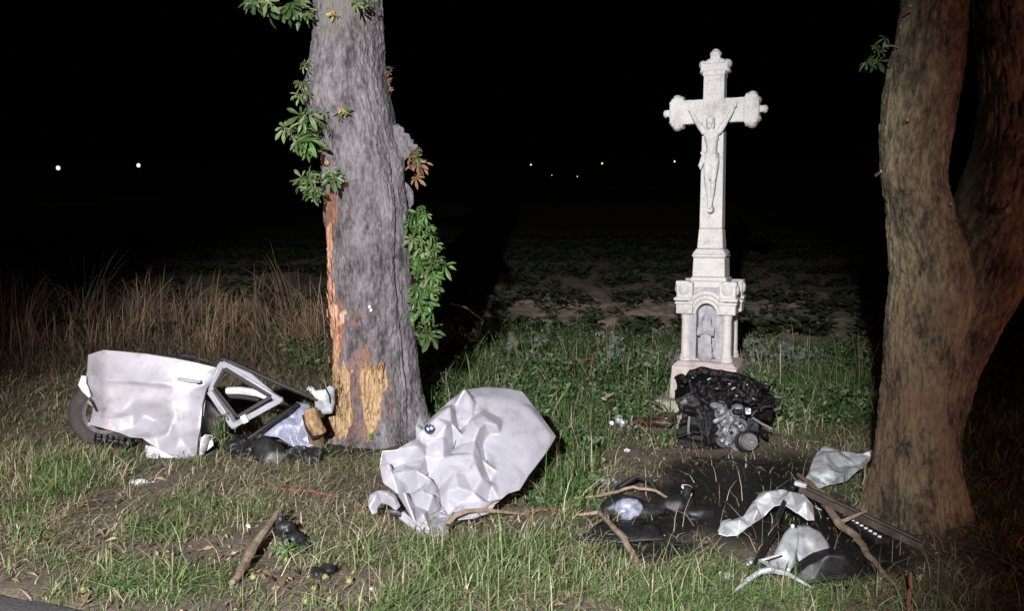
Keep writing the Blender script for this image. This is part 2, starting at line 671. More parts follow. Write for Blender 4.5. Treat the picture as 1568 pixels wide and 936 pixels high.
def bark_mat(name, dark, mid, light, stain_redlight, moss):
    m, t, b = nodes(name)
    n1 = noise_node(t, 5, 6, 0.65, (1, 1, 0.45))
    n2 = noise_node(t, 32, 6, 0.7, (1, 1, 0.4))
    mm = t.nodes.new("ShaderNodeMath")
    mm.operation = 'MULTIPLY_ADD'
    mm.inputs[1].default_value = 0.55
    t.links.new(n1.outputs[0], mm.inputs[0])
    hh = t.nodes.new("ShaderNodeMath")
    hh.operation = 'MULTIPLY'
    hh.inputs[1].default_value = 0.45
    t.links.new(n2.outputs[0], hh.inputs[0])
    t.links.new(hh.outputs[0], mm.inputs[2])
    r = ramp(t, [(0.40, dark), (0.49, mid), (0.61, light)])
    t.links.new(mm.outputs[0], r.inputs[0])
    c = r.outputs[0]
    for an, colr in (("stain_redlight", stain_redlight), ("moss", moss)):
        a = t.nodes.new("ShaderNodeAttribute")
        a.attribute_name = an
        k = t.nodes.new("ShaderNodeMath")
        k.operation = 'MULTIPLY_ADD'
        k.inputs[1].default_value = 3.4
        t.links.new(mm.outputs[0], k.inputs[0])
        sub = t.nodes.new("ShaderNodeMath")
        sub.operation = 'SUBTRACT'
        sub.inputs[1].default_value = 1.72
        t.links.new(a.outputs["Fac"], sub.inputs[0])
        t.links.new(sub.outputs[0], k.inputs[2])
        cl = t.nodes.new("ShaderNodeMapRange")
        cl.inputs[1].default_value, cl.inputs[2].default_value = 0.25, 1.1
        t.links.new(k.outputs[0], cl.inputs[0])
        mul = t.nodes.new("ShaderNodeMath")
        mul.operation = 'MULTIPLY'
        t.links.new(cl.outputs[0], mul.inputs[0])
        mn = t.nodes.new("ShaderNodeMapRange")
        mn.inputs[1].default_value, mn.inputs[2].default_value = 0.05, 0.45
        t.links.new(a.outputs["Fac"], mn.inputs[0])
        t.links.new(mn.outputs[0], mul.inputs[1])
        c = mixc(t, mul.outputs[0], c, colr)
    t.links.new(c, b.inputs["Base Color"])
    b.inputs["Roughness"].default_value = 0.85
    bump(t, b, n2.outputs[0], 1.0, 0.02)
    return m


M['bark_grey'] = bark_mat('grey_chestnut_bark', (0.033, 0.028, 0.028), (0.110, 0.100, 0.104), (0.215, 0.199, 0.204), (0.21, 0.092, 0.042), (0.11, 0.115, 0.07))
M['bark_brown'] = bark_mat('brown_bark', (0.022, 0.015, 0.009), (0.120, 0.090, 0.053), (0.29, 0.235, 0.135), (0.10, 0.034, 0.016), (0.19, 0.155, 0.075))

# limestone of the cross
M['stone'], t_, b_ = nodes('white_limestone')
n1_ = noise_node(t_, 4, 6, 0.6)
n2_ = noise_node(t_, 40, 6, 0.7)
r1_ = ramp(t_, [(0.28, (0.33, 0.325, 0.295)), (0.46, (0.49, 0.485, 0.45)), (0.75, (0.555, 0.55, 0.515))])
t_.links.new(n1_.outputs[0], r1_.inputs[0])
r2_ = ramp(t_, [(0.32, (0.55, 0.55, 0.53)), (0.5, (1, 1, 1))])
t_.links.new(n2_.outputs[0], r2_.inputs[0])
mu_ = t_.nodes.new("ShaderNodeMix")
mu_.data_type, mu_.blend_type = 'RGBA', 'MULTIPLY'
mu_.inputs[0].default_value = 0.7
t_.links.new(r1_.outputs[0], mu_.inputs[6])
t_.links.new(r2_.outputs[0], mu_.inputs[7])
t_.links.new(mu_.outputs[2], b_.inputs["Base Color"])
b_.inputs["Roughness"].default_value = 0.85
bump(t_, b_, n2_.outputs[0], 0.35, 0.006)
M['stone_pink'] = simple('pinkish_limestone', [(0.25, (0.27, 0.23, 0.20)), (0.5, (0.44, 0.385, 0.35)), (0.8, (0.52, 0.48, 0.45))], 6, 0.85, bmp=0.4, bscale=40)
M['stone_grey'] = simple('weathered_grey_stone', [(0.25, (0.17, 0.175, 0.19)), (0.5, (0.30, 0.30, 0.31)), (0.8, (0.48, 0.46, 0.46))], 9, 0.85, bmp=0.4, bscale=40)
M['stone_moss'] = simple('mossy_base_stone', [(0.25, (0.14, 0.15, 0.08)), (0.5, (0.30, 0.29, 0.21)), (0.8, (0.42, 0.40, 0.34))], 9, 0.9, bmp=0.5, bscale=30)

# soil: bare earth, straw litter and the oil-soaked patch
M['ground'], t_, b_ = nodes('soil')
n1_ = noise_node(t_, 2.2, 8, 0.65)
n2_ = noise_node(t_, 28, 6, 0.7)
r1_ = ramp(t_, [(0.3, (0.06, 0.047, 0.033)), (0.5, (0.12, 0.09, 0.062)), (0.75, (0.19, 0.145, 0.10))])
t_.links.new(n1_.outputs[0], r1_.inputs[0])
r2_ = ramp(t_, [(0.35, (0.05, 0.045, 0.03)), (0.55, (0.15, 0.12, 0.08)), (0.75, (0.27, 0.22, 0.14))])
t_.links.new(n2_.outputs[0], r2_.inputs[0])
c_ = mixc(t_, 0.45, r1_.outputs[0], r2_.outputs[0])
af_ = t_.nodes.new("ShaderNodeAttribute")
af_.attribute_name = "field"
c_ = mixc(t_, af_.outputs["Fac"], c_, (0.36, 0.28, 0.205))
aw_ = t_.nodes.new("ShaderNodeAttribute")
aw_.attribute_name = "wet"
c_ = mixc(t_, aw_.outputs["Fac"], c_, (0.010, 0.009, 0.008))
t_.links.new(c_, b_.inputs["Base Color"])
mr_ = t_.nodes.new("ShaderNodeMapRange")
mr_.inputs[3].default_value, mr_.inputs[4].default_value = 0.95, 0.42
t_.links.new(aw_.outputs["Fac"], mr_.inputs[0])
t_.links.new(mr_.outputs[0], b_.inputs["Roughness"])
bump(t_, b_, n2_.outputs[0], 0.9, 0.03)
M['asphalt'] = simple('asphalt', [(0.3, (0.08, 0.075, 0.073)), (0.6, (0.13, 0.124, 0.12)), (0.8, (0.20, 0.19, 0.185))], 60, 0.85, bmp=0.8, bdist=0.012)

# ------------------------------------------------------------------ where the verge is bare, wet, dry or lush


def blob(px, py, cx, cy, rx, ry):
    return 1 - sstep(0.55, 1.15, np.sqrt(((px - cx) / rx) ** 2 + ((py - cy) / ry) ** 2))


def zones(x, y, z):
    px, py = proj(x, y, z)
    px = px + 26 * fbm(x * 2.3, y * 2.3, 1, 3, 31)
    py = py + 12 * fbm(x * 2.3, y * 2.3, 7, 3, 41)
    bare = np.zeros_like(px)
    for c in ((265, 847, 190, 22), (165, 775, 45, 18), (470, 893, 130, 24), (575, 895, 70, 16), (330, 800, 60, 8), (560, 676, 70, 10), (790, 815, 70, 14), (1080, 770, 190, 60),
              (1000, 700, 140, 18), (985, 662, 70, 13), (1035, 632, 40, 22), (1030, 655, 40, 14), (1185, 892, 95, 18), (1110, 690, 110, 16), (170, 770, 50, 8), (640, 690, 60, 14), (1340, 840, 190, 70), (1180, 830, 120, 40), (420, 850, 60, 20)):
        bare = np.maximum(bare, blob(px, py, *c))
    wet = np.zeros_like(px)
    for c in ((1140, 730, 150, 42), (1000, 795, 130, 36), (1160, 790, 100, 50), (1310, 850, 130, 50), (1010, 835, 110, 22), (1250, 800, 110, 50), (1080, 760, 130, 40), (540, 690, 70, 14), (460, 700, 80, 10)):
        wet = np.maximum(wet, blob(px, py, *c))
    dry = 0.45 + 0.75 * fbm(x * 1.7, y * 1.7, 2, 3, 51)
    for c, v in (((430, 745, 260, 50), 0.8), ((125, 800, 70, 60), 0.95), ((20, 745, 50, 30), 0.9), ((220, 590, 320, 75), 0.93), ((760, 805, 90, 35), 0.85),
                 ((930, 720, 130, 40), 0.6), ((740, 880, 260, 50), 0.18), ((1160, 910, 160, 40), 0.12), ((1250, 590, 130, 60), 0.15), ((820, 580, 230, 55), 0.08),
                 ((85, 745, 60, 30), 0.1), ((250, 775, 70, 16), 0.2), ((450, 560, 70, 60), 0.7)):
        w = blob(px, py, *c)
        dry = dry * (1 - w) + v * w
    lush = np.zeros_like(px)
    for c in ((720, 880, 240, 55), (1140, 915, 150, 30), (1250, 590, 120, 60), (830, 580, 240, 60), (90, 730, 120, 40)):
        lush = np.maximum(lush, blob(px, py, *c))
    return np.clip(bare, 0, 1), np.clip(wet, 0, 1), np.clip(dry, 0, 1), lush, px, py


# ------------------------------------------------------------------ ground and road
def spread(lo, hi, core_lo, core_hi, n_core, n_out):
    a = np.linspace(core_lo, core_hi, n_core)
    k = np.linspace(0, 1, n_out + 1)[1:] ** 2.6
    return np.concatenate([(core_lo - (core_lo - lo) * k)[::-1], a, core_hi + (hi - core_hi) * k])


gx = spread(-700, 700, -9, 9, 330, 40)
gy = spread(-300, 1500, 2.2, 22, 380, 60)
XX, YY = np.meshgrid(gx, gy)
ZZ = terrain(XX, YY)
nx, ny = len(gx), len(gy)
ii = np.arange(nx * ny).reshape(ny, nx)
quads = np.stack([ii[:-1, :-1], ii[:-1, 1:], ii[1:, 1:], ii[1:, :-1]], -1).reshape(-1, 4)
gm = np_mesh("ground", np.stack([XX, YY, ZZ], -1).reshape(-1, 3), quad=quads)
zb, zw, _, _, _, _ = zones(XX.ravel(), YY.ravel(), ZZ.ravel())
add_attr(gm, "wet", zw * (YY.ravel() < 12))
add_attr(gm, "field", sstep(13.5, 15.5, YY.ravel() + 0.6 * fbm(XX.ravel(), YY.ravel(), 0, 2, 3)))
smooth_all(gm)
tag(mesh_obj("ground", gm, M['ground']), kind="structure")

rx_ = np.linspace(-60, 60, 1200)
rows = []
for k, off in enumerate((0.0, -0.06, -0.5, -1.5, -3.0, -4.5, -5.9, -6.2)):
    wob = (0.05 * fbm(rx_ * 3, 0 * rx_, 0, 4, 77)) if k < 2 else 0 * rx_
    zz = -0.03 if k in (0, 7) else 0.012
    rows.append(np.stack([rx_, road_edge(rx_) + off + wob, zz + 0 * rx_], -1))
rv = np.concatenate(rows)
ri = np.arange(len(rv)).reshape(len(rows), -1)
rm = np_mesh("road", rv, quad=np.stack([ri[1:, :-1], ri[1:, 1:], ri[:-1, 1:], ri[:-1, :-1]], -1).reshape(-1, 4))
tag(mesh_obj("road", rm, M['asphalt']), kind="structure")


# ------------------------------------------------------------------ grass blades
def blades(name, x, y, L, W, lean, col, mat, tipcol=None, az=None, segs=(0.0, 0.4, 0.75), z0=None):
    n = len(x)
    az = rng.uniform(0, 2 * math.pi, n) if az is None else az
    dx, dy = np.cos(az), np.sin(az)
    fa = az + math.pi / 2 + rng.normal(0, 0.7, n)
    wx, wy = np.cos(fa), np.sin(fa)
    z = terrain(x, y) - 0.01 if z0 is None else z0
    vs, cs = [], []
    tipcol = col if tipcol is None else tipcol
    for t in list(segs) + [1.0]:
        cx = x + dx * lean * L * t ** 1.8
        cy = y + dy * lean * L * t ** 1.8
        cz = z + L * (t - 0.45 * np.minimum(lean, 1.4) * t ** 2.2)
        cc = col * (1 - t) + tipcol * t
        if t < 1:
            w = W * (1 - 0.5 * t) / 2
            vs += [np.stack([cx - wx * w, cy - wy * w, cz], -1), np.stack([cx + wx * w, cy + wy * w, cz], -1)]
            cs += [cc, cc]
        else:
            vs.append(np.stack([cx, cy, cz], -1))
            cs.append(cc)
    k = len(vs)
    V = np.stack(vs, 1).reshape(-1, 3)
    C = np.stack(cs, 1).reshape(-1, 3)
    b = np.arange(n)[:, None] * k
    q = [b + np.array([[2 * i, 2 * i + 1, 2 * i + 3, 2 * i + 2]]) for i in range(len(segs) - 1)]
    m = 2 * (len(segs) - 1)
    me = np_mesh(name, V, tri=b + np.array([[m, m + 1, m + 2]]), quad=np.concatenate(q), col=C)
    smooth_all(me)
    return mesh_obj(name, me, mat)


def palette(n, dry, greens, dries):
    g = np.array(greens)[rng.integers(0, len(greens), n)]
    d = np.array(dries)[rng.integers(0, len(dries), n)]
    pick = (rng.random(n) < dry)[:, None]
    c = np.where(pick, d, g)
    return c * rng.uniform(0.65, 1.3, (n, 1))


GREENS = [(0.12, 0.19, 0.055), (0.155, 0.22, 0.08), (0.095, 0.16, 0.045), (0.21, 0.26, 0.12)]
DRIES = [(0.40, 0.35, 0.23), (0.29, 0.235, 0.145), (0.46, 0.41, 0.29), (0.20, 0.155, 0.095)]


def verge_points(n, y0, y1):
    y = y0 + (y1 - y0) * rng.random(n)
    x = (rng.random(n) * 2 - 1) * (0.70 * y + 1.2)
    # tussocks: pull towards clump centres
    cx = x + 0.10 * fbm(x * 5, y * 5, 0, 2, 61)
    cy = y + 0.10 * fbm(x * 5, y * 5, 5, 2, 71)
    ok = cy > road_edge(cx) - 0.06 + 0.07 * fbm(cx * 3, cy * 3, 0, 3, 81)
    return cx[ok], cy[ok]


xs, ys = [], []
for n, y0, y1 in ((165000, 3.2, 7.2), (110000, 7.0, 11.0), (60000, 10.8, 14.6)):
    a, b = verge_points(n, y0, y1)
    xs.append(a)
    ys.append(b)
x, y = np.concatenate(xs), np.concatenate(ys)
z = terrain(x, y)
bare, wet, dry, lush, px, py = zones(x, y, z)
clump = np.clip(0.52 + 0.85 * fbm(x * 2.6, y * 2.6, 4, 3, 91), 0, 1)
keep = rng.random(len(x)) < np.clip((1 - 0.93 * bare) * (1 - 0.9 * wet) * np.clip(clump + 0.45 * lush, 0.08, 1), 0, 1)
x, y, bare, dry, lush, px, py, clump = [a[keep] for a in (x, y, bare, dry, lush, px, py, clump)]
n = len(x)
left = sstep(620, 480, px) * sstep(640, 600, py)
L = rng.gamma(4, 0.021, n) * (0.75 + 0.5 * clump) * (1 + 0.55 * lush + 0.5 * left) * (1 - 0.5 * bare)
W = (0.0042 + 0.00045 * y) * rng.uniform(0.7, 1.4, n)
col = palette(n, dry, GREENS, DRIES)
lean = np.abs(rng.normal(1.15, 0.55, n)) + 0.6 * (dry > 0.6) * rng.random(n) - 0.2 * lush
az = rng.normal(0.5, 1.6, n)
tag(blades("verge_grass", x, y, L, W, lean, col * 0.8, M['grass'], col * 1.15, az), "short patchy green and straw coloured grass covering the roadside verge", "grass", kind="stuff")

# seed stems standing in the verge
n = 2200
x, y = verge_points(n, 4.2, 9.5)
_, _, dry, lush, px, py = zones(x, y, terrain(x, y))
n = len(x)
c = palette(n, 0.8 + 0 * x, GREENS, DRIES) * 1.1
tag(blades("grass_stems", x, y, rng.uniform(0.12, 0.32, n), 0.004 + 0 * x, np.abs(rng.normal(0.9, 0.5, n)), c, M['dry'], c), "loose straw coloured grass stems leaning over the verge", "grass", kind="stuff")

# tall dry grass behind the wrecked door
cxy = np.stack([rng.uniform(-11.0, -2.9, 130), rng.uniform(12.6, 17.5, 130)], -1)
pick = rng.integers(0, 130, 5200)
x = cxy[pick, 0] + rng.normal(0, 0.16, 5200)
y = cxy[pick, 1] + rng.normal(0, 0.16, 5200)
hh = (0.30 + 1.25 * rng.random(130) ** 1.9)[pick] * rng.uniform(0.45, 1.2, 5200)
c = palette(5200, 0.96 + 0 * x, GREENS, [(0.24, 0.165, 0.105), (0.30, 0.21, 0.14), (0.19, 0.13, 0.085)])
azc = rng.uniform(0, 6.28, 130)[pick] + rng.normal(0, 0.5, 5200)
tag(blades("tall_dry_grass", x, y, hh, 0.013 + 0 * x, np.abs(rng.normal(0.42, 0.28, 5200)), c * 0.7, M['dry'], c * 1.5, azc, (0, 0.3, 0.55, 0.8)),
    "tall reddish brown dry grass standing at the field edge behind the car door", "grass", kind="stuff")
n = 9000
x, y = rng.uniform(-12, -2.2, n), rng.uniform(11.0, 17.5, n)
c = palette(n, 0.86 + 0 * x, [(0.06, 0.09, 0.03)], [(0.17, 0.12, 0.08), (0.13, 0.095, 0.06)])
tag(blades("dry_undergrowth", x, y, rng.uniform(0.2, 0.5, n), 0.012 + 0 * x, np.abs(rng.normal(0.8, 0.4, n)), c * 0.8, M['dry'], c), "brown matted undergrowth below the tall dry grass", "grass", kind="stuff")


# ------------------------------------------------------------------ broad leaved weeds and crop (uncountable)
def leaf_cloud(name, c, nrm, tip, size, col, mat, aspect=0.55):
    """small folded leaves: centre, normal, tip direction, length"""
    n = len(c)
    tip = tip / np.linalg.norm(tip, axis=1, keepdims=True)
    side = np.cross(nrm, tip)
    side /= np.maximum(np.linalg.norm(side, axis=1, keepdims=True), 1e-6)
    up = np.cross(tip, side)
    s = size[:, None]
    a = c - tip * s * 0.5
    b1 = c - side * s * aspect / 2 + up * s * 0.10 - tip * s * 0.05
    b2 = c + side * s * aspect / 2 + up * s * 0.10 - tip * s * 0.05
    d = c + tip * s * 0.5 - up * s * 0.08
    V = np.stack([a, b1, d, b2], 1).reshape(-1, 3)
    i = np.arange(n)[:, None] * 4
    C = np.repeat(col, 4, axis=0)
    me = np_mesh(name, V, tri=np.concatenate([i + np.array([[0, 2, 1]]), i + np.array([[0, 3, 2]])]), col=C)
    return mesh_obj(name, me, mat)


def rnd_dirs(n, zmin=-1.0):
    v = rng.normal(0, 1, (n, 3))
    v[:, 2] = np.maximum(v[:, 2], zmin)
    return v / np.linalg.norm(v, axis=1, keepdims=True)


def weed_region(n, boxes):
    xs, ys = [], []
    for (x0, y0, x1, y1), k in boxes:
        m = int(n * k)
        pxx = rng.uniform(x0, x1, m)
        pyy = rng.uniform(y0, y1, m)
        for u, w in zip(pxx, pyy):
            d = ray(u, w)
            t = CAMZ / -d.z
            p = CAM + d * t
            xs.append(p.x)
            ys.append(p.y)
    return np.array(xs), np.array(ys)


wx, wy = weed_region(1500, [((650, 545, 1035, 655), 0.55), ((1130, 545, 1345, 660), 0.3), ((850, 655, 1040, 690), 0.06), ((820, 690, 905, 780), 0.05), ((420, 500, 505, 580), 0.06), ((640, 520, 1040, 550), 0.1)])
_wb = zones(wx, wy, terrain(wx, wy))[0]
_kp = rng.random(len(wx)) > 1.2 * _wb
wx, wy = wx[_kp], wy[_kp]
k = 26
X = np.repeat(wx, k) + rng.normal(0, 0.08, len(wx) * k)
Y = np.repeat(wy, k) + rng.normal(0, 0.08, len(wx) * k)
hm = 0.05 + 0.32 * np.clip(0.42 + 1.5 * fbm(wx * 1.9, wy * 1.9, 0, 3, 101), 0, 1) * sstep(6.4, 8.5, wy)
Hh = np.repeat(hm, k) * rng.uniform(0.1, 1.15, len(X))
c = np.stack([X, Y, terrain(X, Y) + Hh], -1)
nr = rnd_dirs(len(X))
nr[:, 2] = np.abs(nr[:, 2]) + 0.5
nr[:, 1] -= 0.35
nr /= np.linalg.norm(nr, axis=1, keepdims=True)
cc = np.array([(0.065, 0.13, 0.038), (0.10, 0.17, 0.055), (0.045, 0.09, 0.035), (0.16, 0.21, 0.10), (0.06, 0.11, 0.045), (0.18, 0.18, 0.11)])[rng.integers(0, 6, len(wx))]
cc = np.repeat(cc, k, axis=0) * rng.uniform(0.6, 1.3, (len(X), 1))
tag(leaf_cloud("weed_foliage", c, nr, rnd_dirs(len(X)), np.repeat(rng.uniform(0.6, 1.7, len(wx)), k) * rng.uniform(0.025, 0.060, len(X)), cc, M['weed']), "dense low leafy weeds growing around the stone cross", "weeds", kind="stuff")

# thin green blades standing up among those weeds
x = np.repeat(wx, 5) + rng.normal(0, 0.12, len(wx) * 5)
y = np.repeat(wy, 5) + rng.normal(0, 0.12, len(wx) * 5)
c = palette(len(x), 0.22 + 0 * x, [(0.07, 0.14, 0.035), (0.10, 0.19, 0.05)], DRIES)
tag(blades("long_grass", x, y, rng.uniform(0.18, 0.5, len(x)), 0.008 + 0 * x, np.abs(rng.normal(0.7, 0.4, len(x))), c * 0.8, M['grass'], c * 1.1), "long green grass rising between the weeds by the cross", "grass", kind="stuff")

x = np.concatenate([rng.uniform(-0.9, 2.2, 260), rng.uniform(2.4, 5.2, 200)])
y = rng.uniform(9.6, 12.5, 460)
c = palette(460, 0.4 + 0 * x, [(0.10, 0.18, 0.05), (0.14, 0.22, 0.07)], DRIES)
tag(blades("edge_grass", x, y, rng.uniform(0.35, 0.85, 460), 0.012 + 0 * x, np.abs(rng.normal(0.6, 0.4, 460)), c * 0.8, M['grass'], c * 1.1), "tall loose green grass along the edge of the field", "grass", kind="stuff")

# crop plants in the field, in bands with bare earth between
pts = []
for row, (yc, wd, dens) in enumerate(((15.4, 0.9, 14), (17.9, 0.7, 8), (20.3, 1.4, 16), (24.3, 1.0, 8), (28.4, 2.2, 16), (36.0, 2.8, 14), (45.0, 3.5, 14), (56, 4, 12))):
    wid = 0.72 * yc + 3
    m = int(dens * wid * 2 * wd * 0.42)
    pts.append(np.stack([rng.uniform(-wid, wid, m), yc + rng.normal(0, wd * 0.55, m)], -1))
pts = np.concatenate(pts)
k = 16
sz = rng.uniform(0.6, 1.4, len(pts))
ang = rng.uniform(0, 6.28, (len(pts), k))
rad = np.sqrt(rng.random((len(pts), k))) * 0.20 * sz[:, None]
X = (pts[:, :1] + np.cos(ang) * rad).ravel()
Y = (pts[:, 1:] + np.sin(ang) * rad).ravel()
Zz = terrain(X, Y) + (rng.random((len(pts), k)) * 0.26 * sz[:, None]).ravel()
tipd = np.stack([np.cos(ang).ravel(), np.sin(ang).ravel(), rng.uniform(-0.3, 0.9, len(X))], -1)
nr = np.stack([-np.cos(ang).ravel() * 0.5, -np.sin(ang).ravel() * 0.5 - 0.3, np.ones(len(X))], -1)
nr /= np.linalg.norm(nr, axis=1, keepdims=True)
cc = np.repeat(np.array([(0.06, 0.085, 0.038), (0.085, 0.11, 0.055), (0.07, 0.09, 0.048)])[rng.integers(0, 3, len(pts))], k, axis=0) * rng.uniform(0.6, 1.3, (len(X), 1))
tag(leaf_cloud("field_crop", np.stack([X, Y, Zz], -1), nr, tipd, rng.uniform(0.10, 0.24, len(X)) * np.repeat(sz, k), cc, M['weed'], 0.6), "rows of low leafy crop plants across the dark field", "crop", kind="stuff")

# litter: chips of wood, bark and dead leaves on the bare soil
lx, ly = verge_points(16000, 4.0, 9.5)
b_, w_, _, _, px, py = zones(lx, ly, terrain(lx, ly))
kp = rng.random(len(lx)) < np.clip(0.2 + b_ * 0.7, 0, 1) * (1 - 0.6 * w_)
lx, ly, w_ = lx[kp], ly[kp], w_[kp]
nr = rnd_dirs(len(lx))
nr[:, 2] = np.abs(nr[:, 2]) * 2 + 0.4
nr /= np.linalg.norm(nr, axis=1, keepdims=True)
cc = np.array([(0.24, 0.16, 0.09), (0.34, 0.27, 0.17), (0.12, 0.08, 0.05), (0.20, 0.12, 0.07), (0.42, 0.36, 0.26), (0.09, 0.06, 0.04)])[rng.integers(0, 6, len(lx))] * rng.uniform(0.5, 1.2, (len(lx), 1))
cc *= (1 - 0.8 * w_)[:, None]
tag(leaf_cloud("litter", np.stack([lx, ly, terrain(lx, ly) + rng.uniform(0.004, 0.03, len(lx))], -1), nr, rnd_dirs(len(lx)), rng.gamma(3, 0.011, len(lx)) + 0.008, cc, M['dry'], 0.35),
    "scattered wood chips, dead leaves and bark crumbs on the soil", "litter", kind="stuff")


# ------------------------------------------------------------------ compound leaves as single objects
def palmate(nl, seed, droop=0.25):
    rd = random.Random(seed)
    vs, fs = [], []
    vs += [Vector((-0.006, -0.30, 0.06)), Vector((0.006, -0.30, 0.06)), Vector((0.005, 0, 0)), Vector((-0.005, 0, 0))]
    fs.append((0, 1, 2, 3))
    for i in range(nl):
        a = R(-118 + 236 * i / (nl - 1)) + rd.uniform(-0.08, 0.08)
        ln = (1 - 0.42 * abs(i - (nl - 1) / 2) / ((nl - 1) / 2)) * rd.uniform(0.85, 1.1)
        d = Vector((math.sin(a), math.cos(a), 0))
        s = Vector((d.y, -d.x, 0))
        dr = droop * rd.uniform(0.5, 1.6)
        b = len(vs)

        def q(t, w, up):
            return d * (t * ln) + s * (w * ln) + Vector((0, 0, up * ln - dr * t * t * ln))
        vs += [q(0.02, 0, 0), q(0.35, -0.085, 0.03), q(0.70, -0.15, 0.045), q(0.88, -0.09, 0.02), q(1.0, 0, 0),
               q(0.88, 0.09, 0.02), q(0.70, 0.15, 0.045), q(0.35, 0.085, 0.03), q(0.66, 0, 0)]
        fs += [(b, b + 8, b + 1), (b + 1, b + 8, b + 2), (b + 2, b + 8, b + 3), (b + 3, b + 8, b + 4), (b + 4, b + 8, b + 5), (b + 5, b + 8, b + 6), (b + 6, b + 8, b + 7), (b + 7, b + 8, b)]
    me = bpy.data.meshes.new("leaf")
    me.from_pydata([tuple(v) for v in vs], [], fs)
    return me


def leaf_set(mat):
    out = []
    for i, nl in enumerate((5, 7, 5, 6)):
        me = palmate(nl, i + 3, 0.2 + 0.12 * i)
        me.materials.append(mat)
        out.append(me)
    return out


LEAVES = {k: leaf_set(M[k]) for k in ('leaf', 'leaf_light', 'leaf_pale', 'leaf_dry', 'leaf_yellow')}


def put_leaf(parent, pos, size, kinds, face=(-0.15, -0.75, 0.5), droop=0.7):
    me = random.choice(LEAVES[random.choice(kinds)])
    o = bpy.data.objects.new("leaf", me)
    nz = (Vector(face) + Vector([random.gauss(0, 0.42) for _ in range(3)])).normalized()
    d = Vector((random.gauss(0, 0.7), random.gauss(0, 0.4), -droop + random.gauss(0, 0.45)))
    yv = (d - nz * d.dot(nz)).normalized()
    xv = yv.cross(nz)
    m = Matrix((xv, yv, nz)).transposed().to_4x4()
    s = size * random.uniform(0.45, 1.15)
    o.matrix_basis = Matrix.Translation(Vector(pos) - wloc(parent)) @ m @ Matrix.Scale(s, 4)
    link(o, parent)
    return o


def shoot(tree, root, clusters, size, kinds, rad=0.008, name="shoot", extra=None, **kw):
    """a side shoot: stem from root through the cluster centres, leaves round each centre (px, py, D, rx, ry, count)"""
    mb = MB()
    r0 = Vector(root)
    cs = [P(c[0], c[1], c[2]) for c in clusters]
    path = [r0]
    for c in cs:
        path.append((path[-1] + c) / 2 + Vector((random.uniform(-.02, .02), 0, random.uniform(0, .04))))
        path.append(c)
    mb.tube(path, list(np.linspace(rad, rad * 0.4, len(path))), 6)
    for c in clusters:
        q = P(c[0], c[1], c[2])
        for _ in range(3):
            e = P(c[0] + random.uniform(-.6, .6) * c[3], c[1] + random.uniform(-.6, .6) * c[4], c[2] + random.uniform(-.05, .05))
            mb.tube([q, (q + e) / 2 + Vector((0, 0, .015)), e], [rad * 0.45, rad * 0.35, rad * 0.2], 5)
    sh = mb.build(name, M['twig'], tree, at=r0)
    for c in clusters:
        for _ in range(c[5]):
            a, q = random.uniform(0, 6.283), math.sqrt(random.random())
            pos = P(c[0] + math.cos(a) * q * c[3], c[1] + math.sin(a) * q * c[4], c[2] + random.uniform(-0.14, 0.10))
            put_leaf(sh, pos, size, kinds, **kw)
    return sh


# ------------------------------------------------------------------ trunks
def trunk_mesh(prof, D, nth, nz, amp, seed, extra=None, depth=1.0, fiss=0.014):
    """prof: (py, x left, x right) seen at distance D, bottom to top"""
    cen, rad, zz = [], [], []
    for py_, xl, xr in prof:
        a, b = P(xl, py_, D), P(xr, py_, D)
        cen.append((a.x + b.x) / 2)
        rad.append((b.x - a.x) / 2)
        zz.append(a.z)
    o = np.argsort(zz)
    zz, cen, rad = np.array(zz)[o], np.array(cen)[o], np.array(rad)[o]
    z = np.linspace(zz[0], zz[-1], nz)

    def sm(v):
        w = np.interp(z, zz, v)
        k = max(3, nz // 40) | 1
        ker = np.hanning(k + 2)[1:-1]
        return np.convolve(np.pad(w, k // 2, mode='edge'), ker / ker.sum(), 'valid')
    cx, rr = sm(cen), sm(rad)
    th = np.linspace(0, 2 * math.pi, nth, endpoint=False)
    T, Z = np.meshgrid(th, z)
    C, Rr = cx[:, None], rr[:, None]
    ux, uy = np.cos(T), np.sin(T)
    d = amp * 2.4 * fbm(ux * 1.6, uy * 1.6, Z * 1.3, 3, seed)
    d = d + amp * 1.1 * fbm(ux * 6, uy * 6, Z * 4.5, 4, seed + 5)
    plate = fbm(ux * 14 * Rr / 0.4, uy * 14 * Rr / 0.4, Z * 13, 4, seed + 9)
    d = d + amp * 0.9 * (1 - np.abs(plate) * 2.2)
    d = d + amp * 0.35 * fbm(ux * 34 * Rr / 0.4, uy * 34 * Rr / 0.4, Z * 42, 3, seed + 13)
    fi = fbm(ux * 7.5 * (Rr / 0.4) + 3, uy * 7.5 * (Rr / 0.4), Z * 3.4, 3, seed + 21)
    d = d - fiss * np.exp(-(fi / 0.07) ** 2) * (0.4 + 0.6 * sstep(-0.3, 0.3, fbm(ux * 3, uy * 3, Z * 2, 2, seed + 29)))
    if extra is not None:
        d = d + extra(T, Z, C, Rr)
    r = Rr + d - amp * 1.0
    co = np.stack([C + r * ux, D + r * uy * depth, Z + 0 * T], -1)
    return co, T, Z


def grid_faces(nz, nth):
    i = np.arange(nz * nth).reshape(nz, nth)
    j = np.roll(i, -1, axis=1)
    return np.stack([i[:-1], j[:-1], j[1:], i[1:]], -1)


def in_poly(px, py, poly):
    ins = np.zeros(px.shape, bool)
    n = len(poly)
    for i in range(n):
        (x1, y1), (x2, y2) = poly[i], poly[(i + 1) % n]
        c = ((y1 > py) != (y2 > py)) & (px < (x2 - x1) * (py - y1) / (y2 - y1 + 1e-9) + x1)
        ins ^= c
    return ins


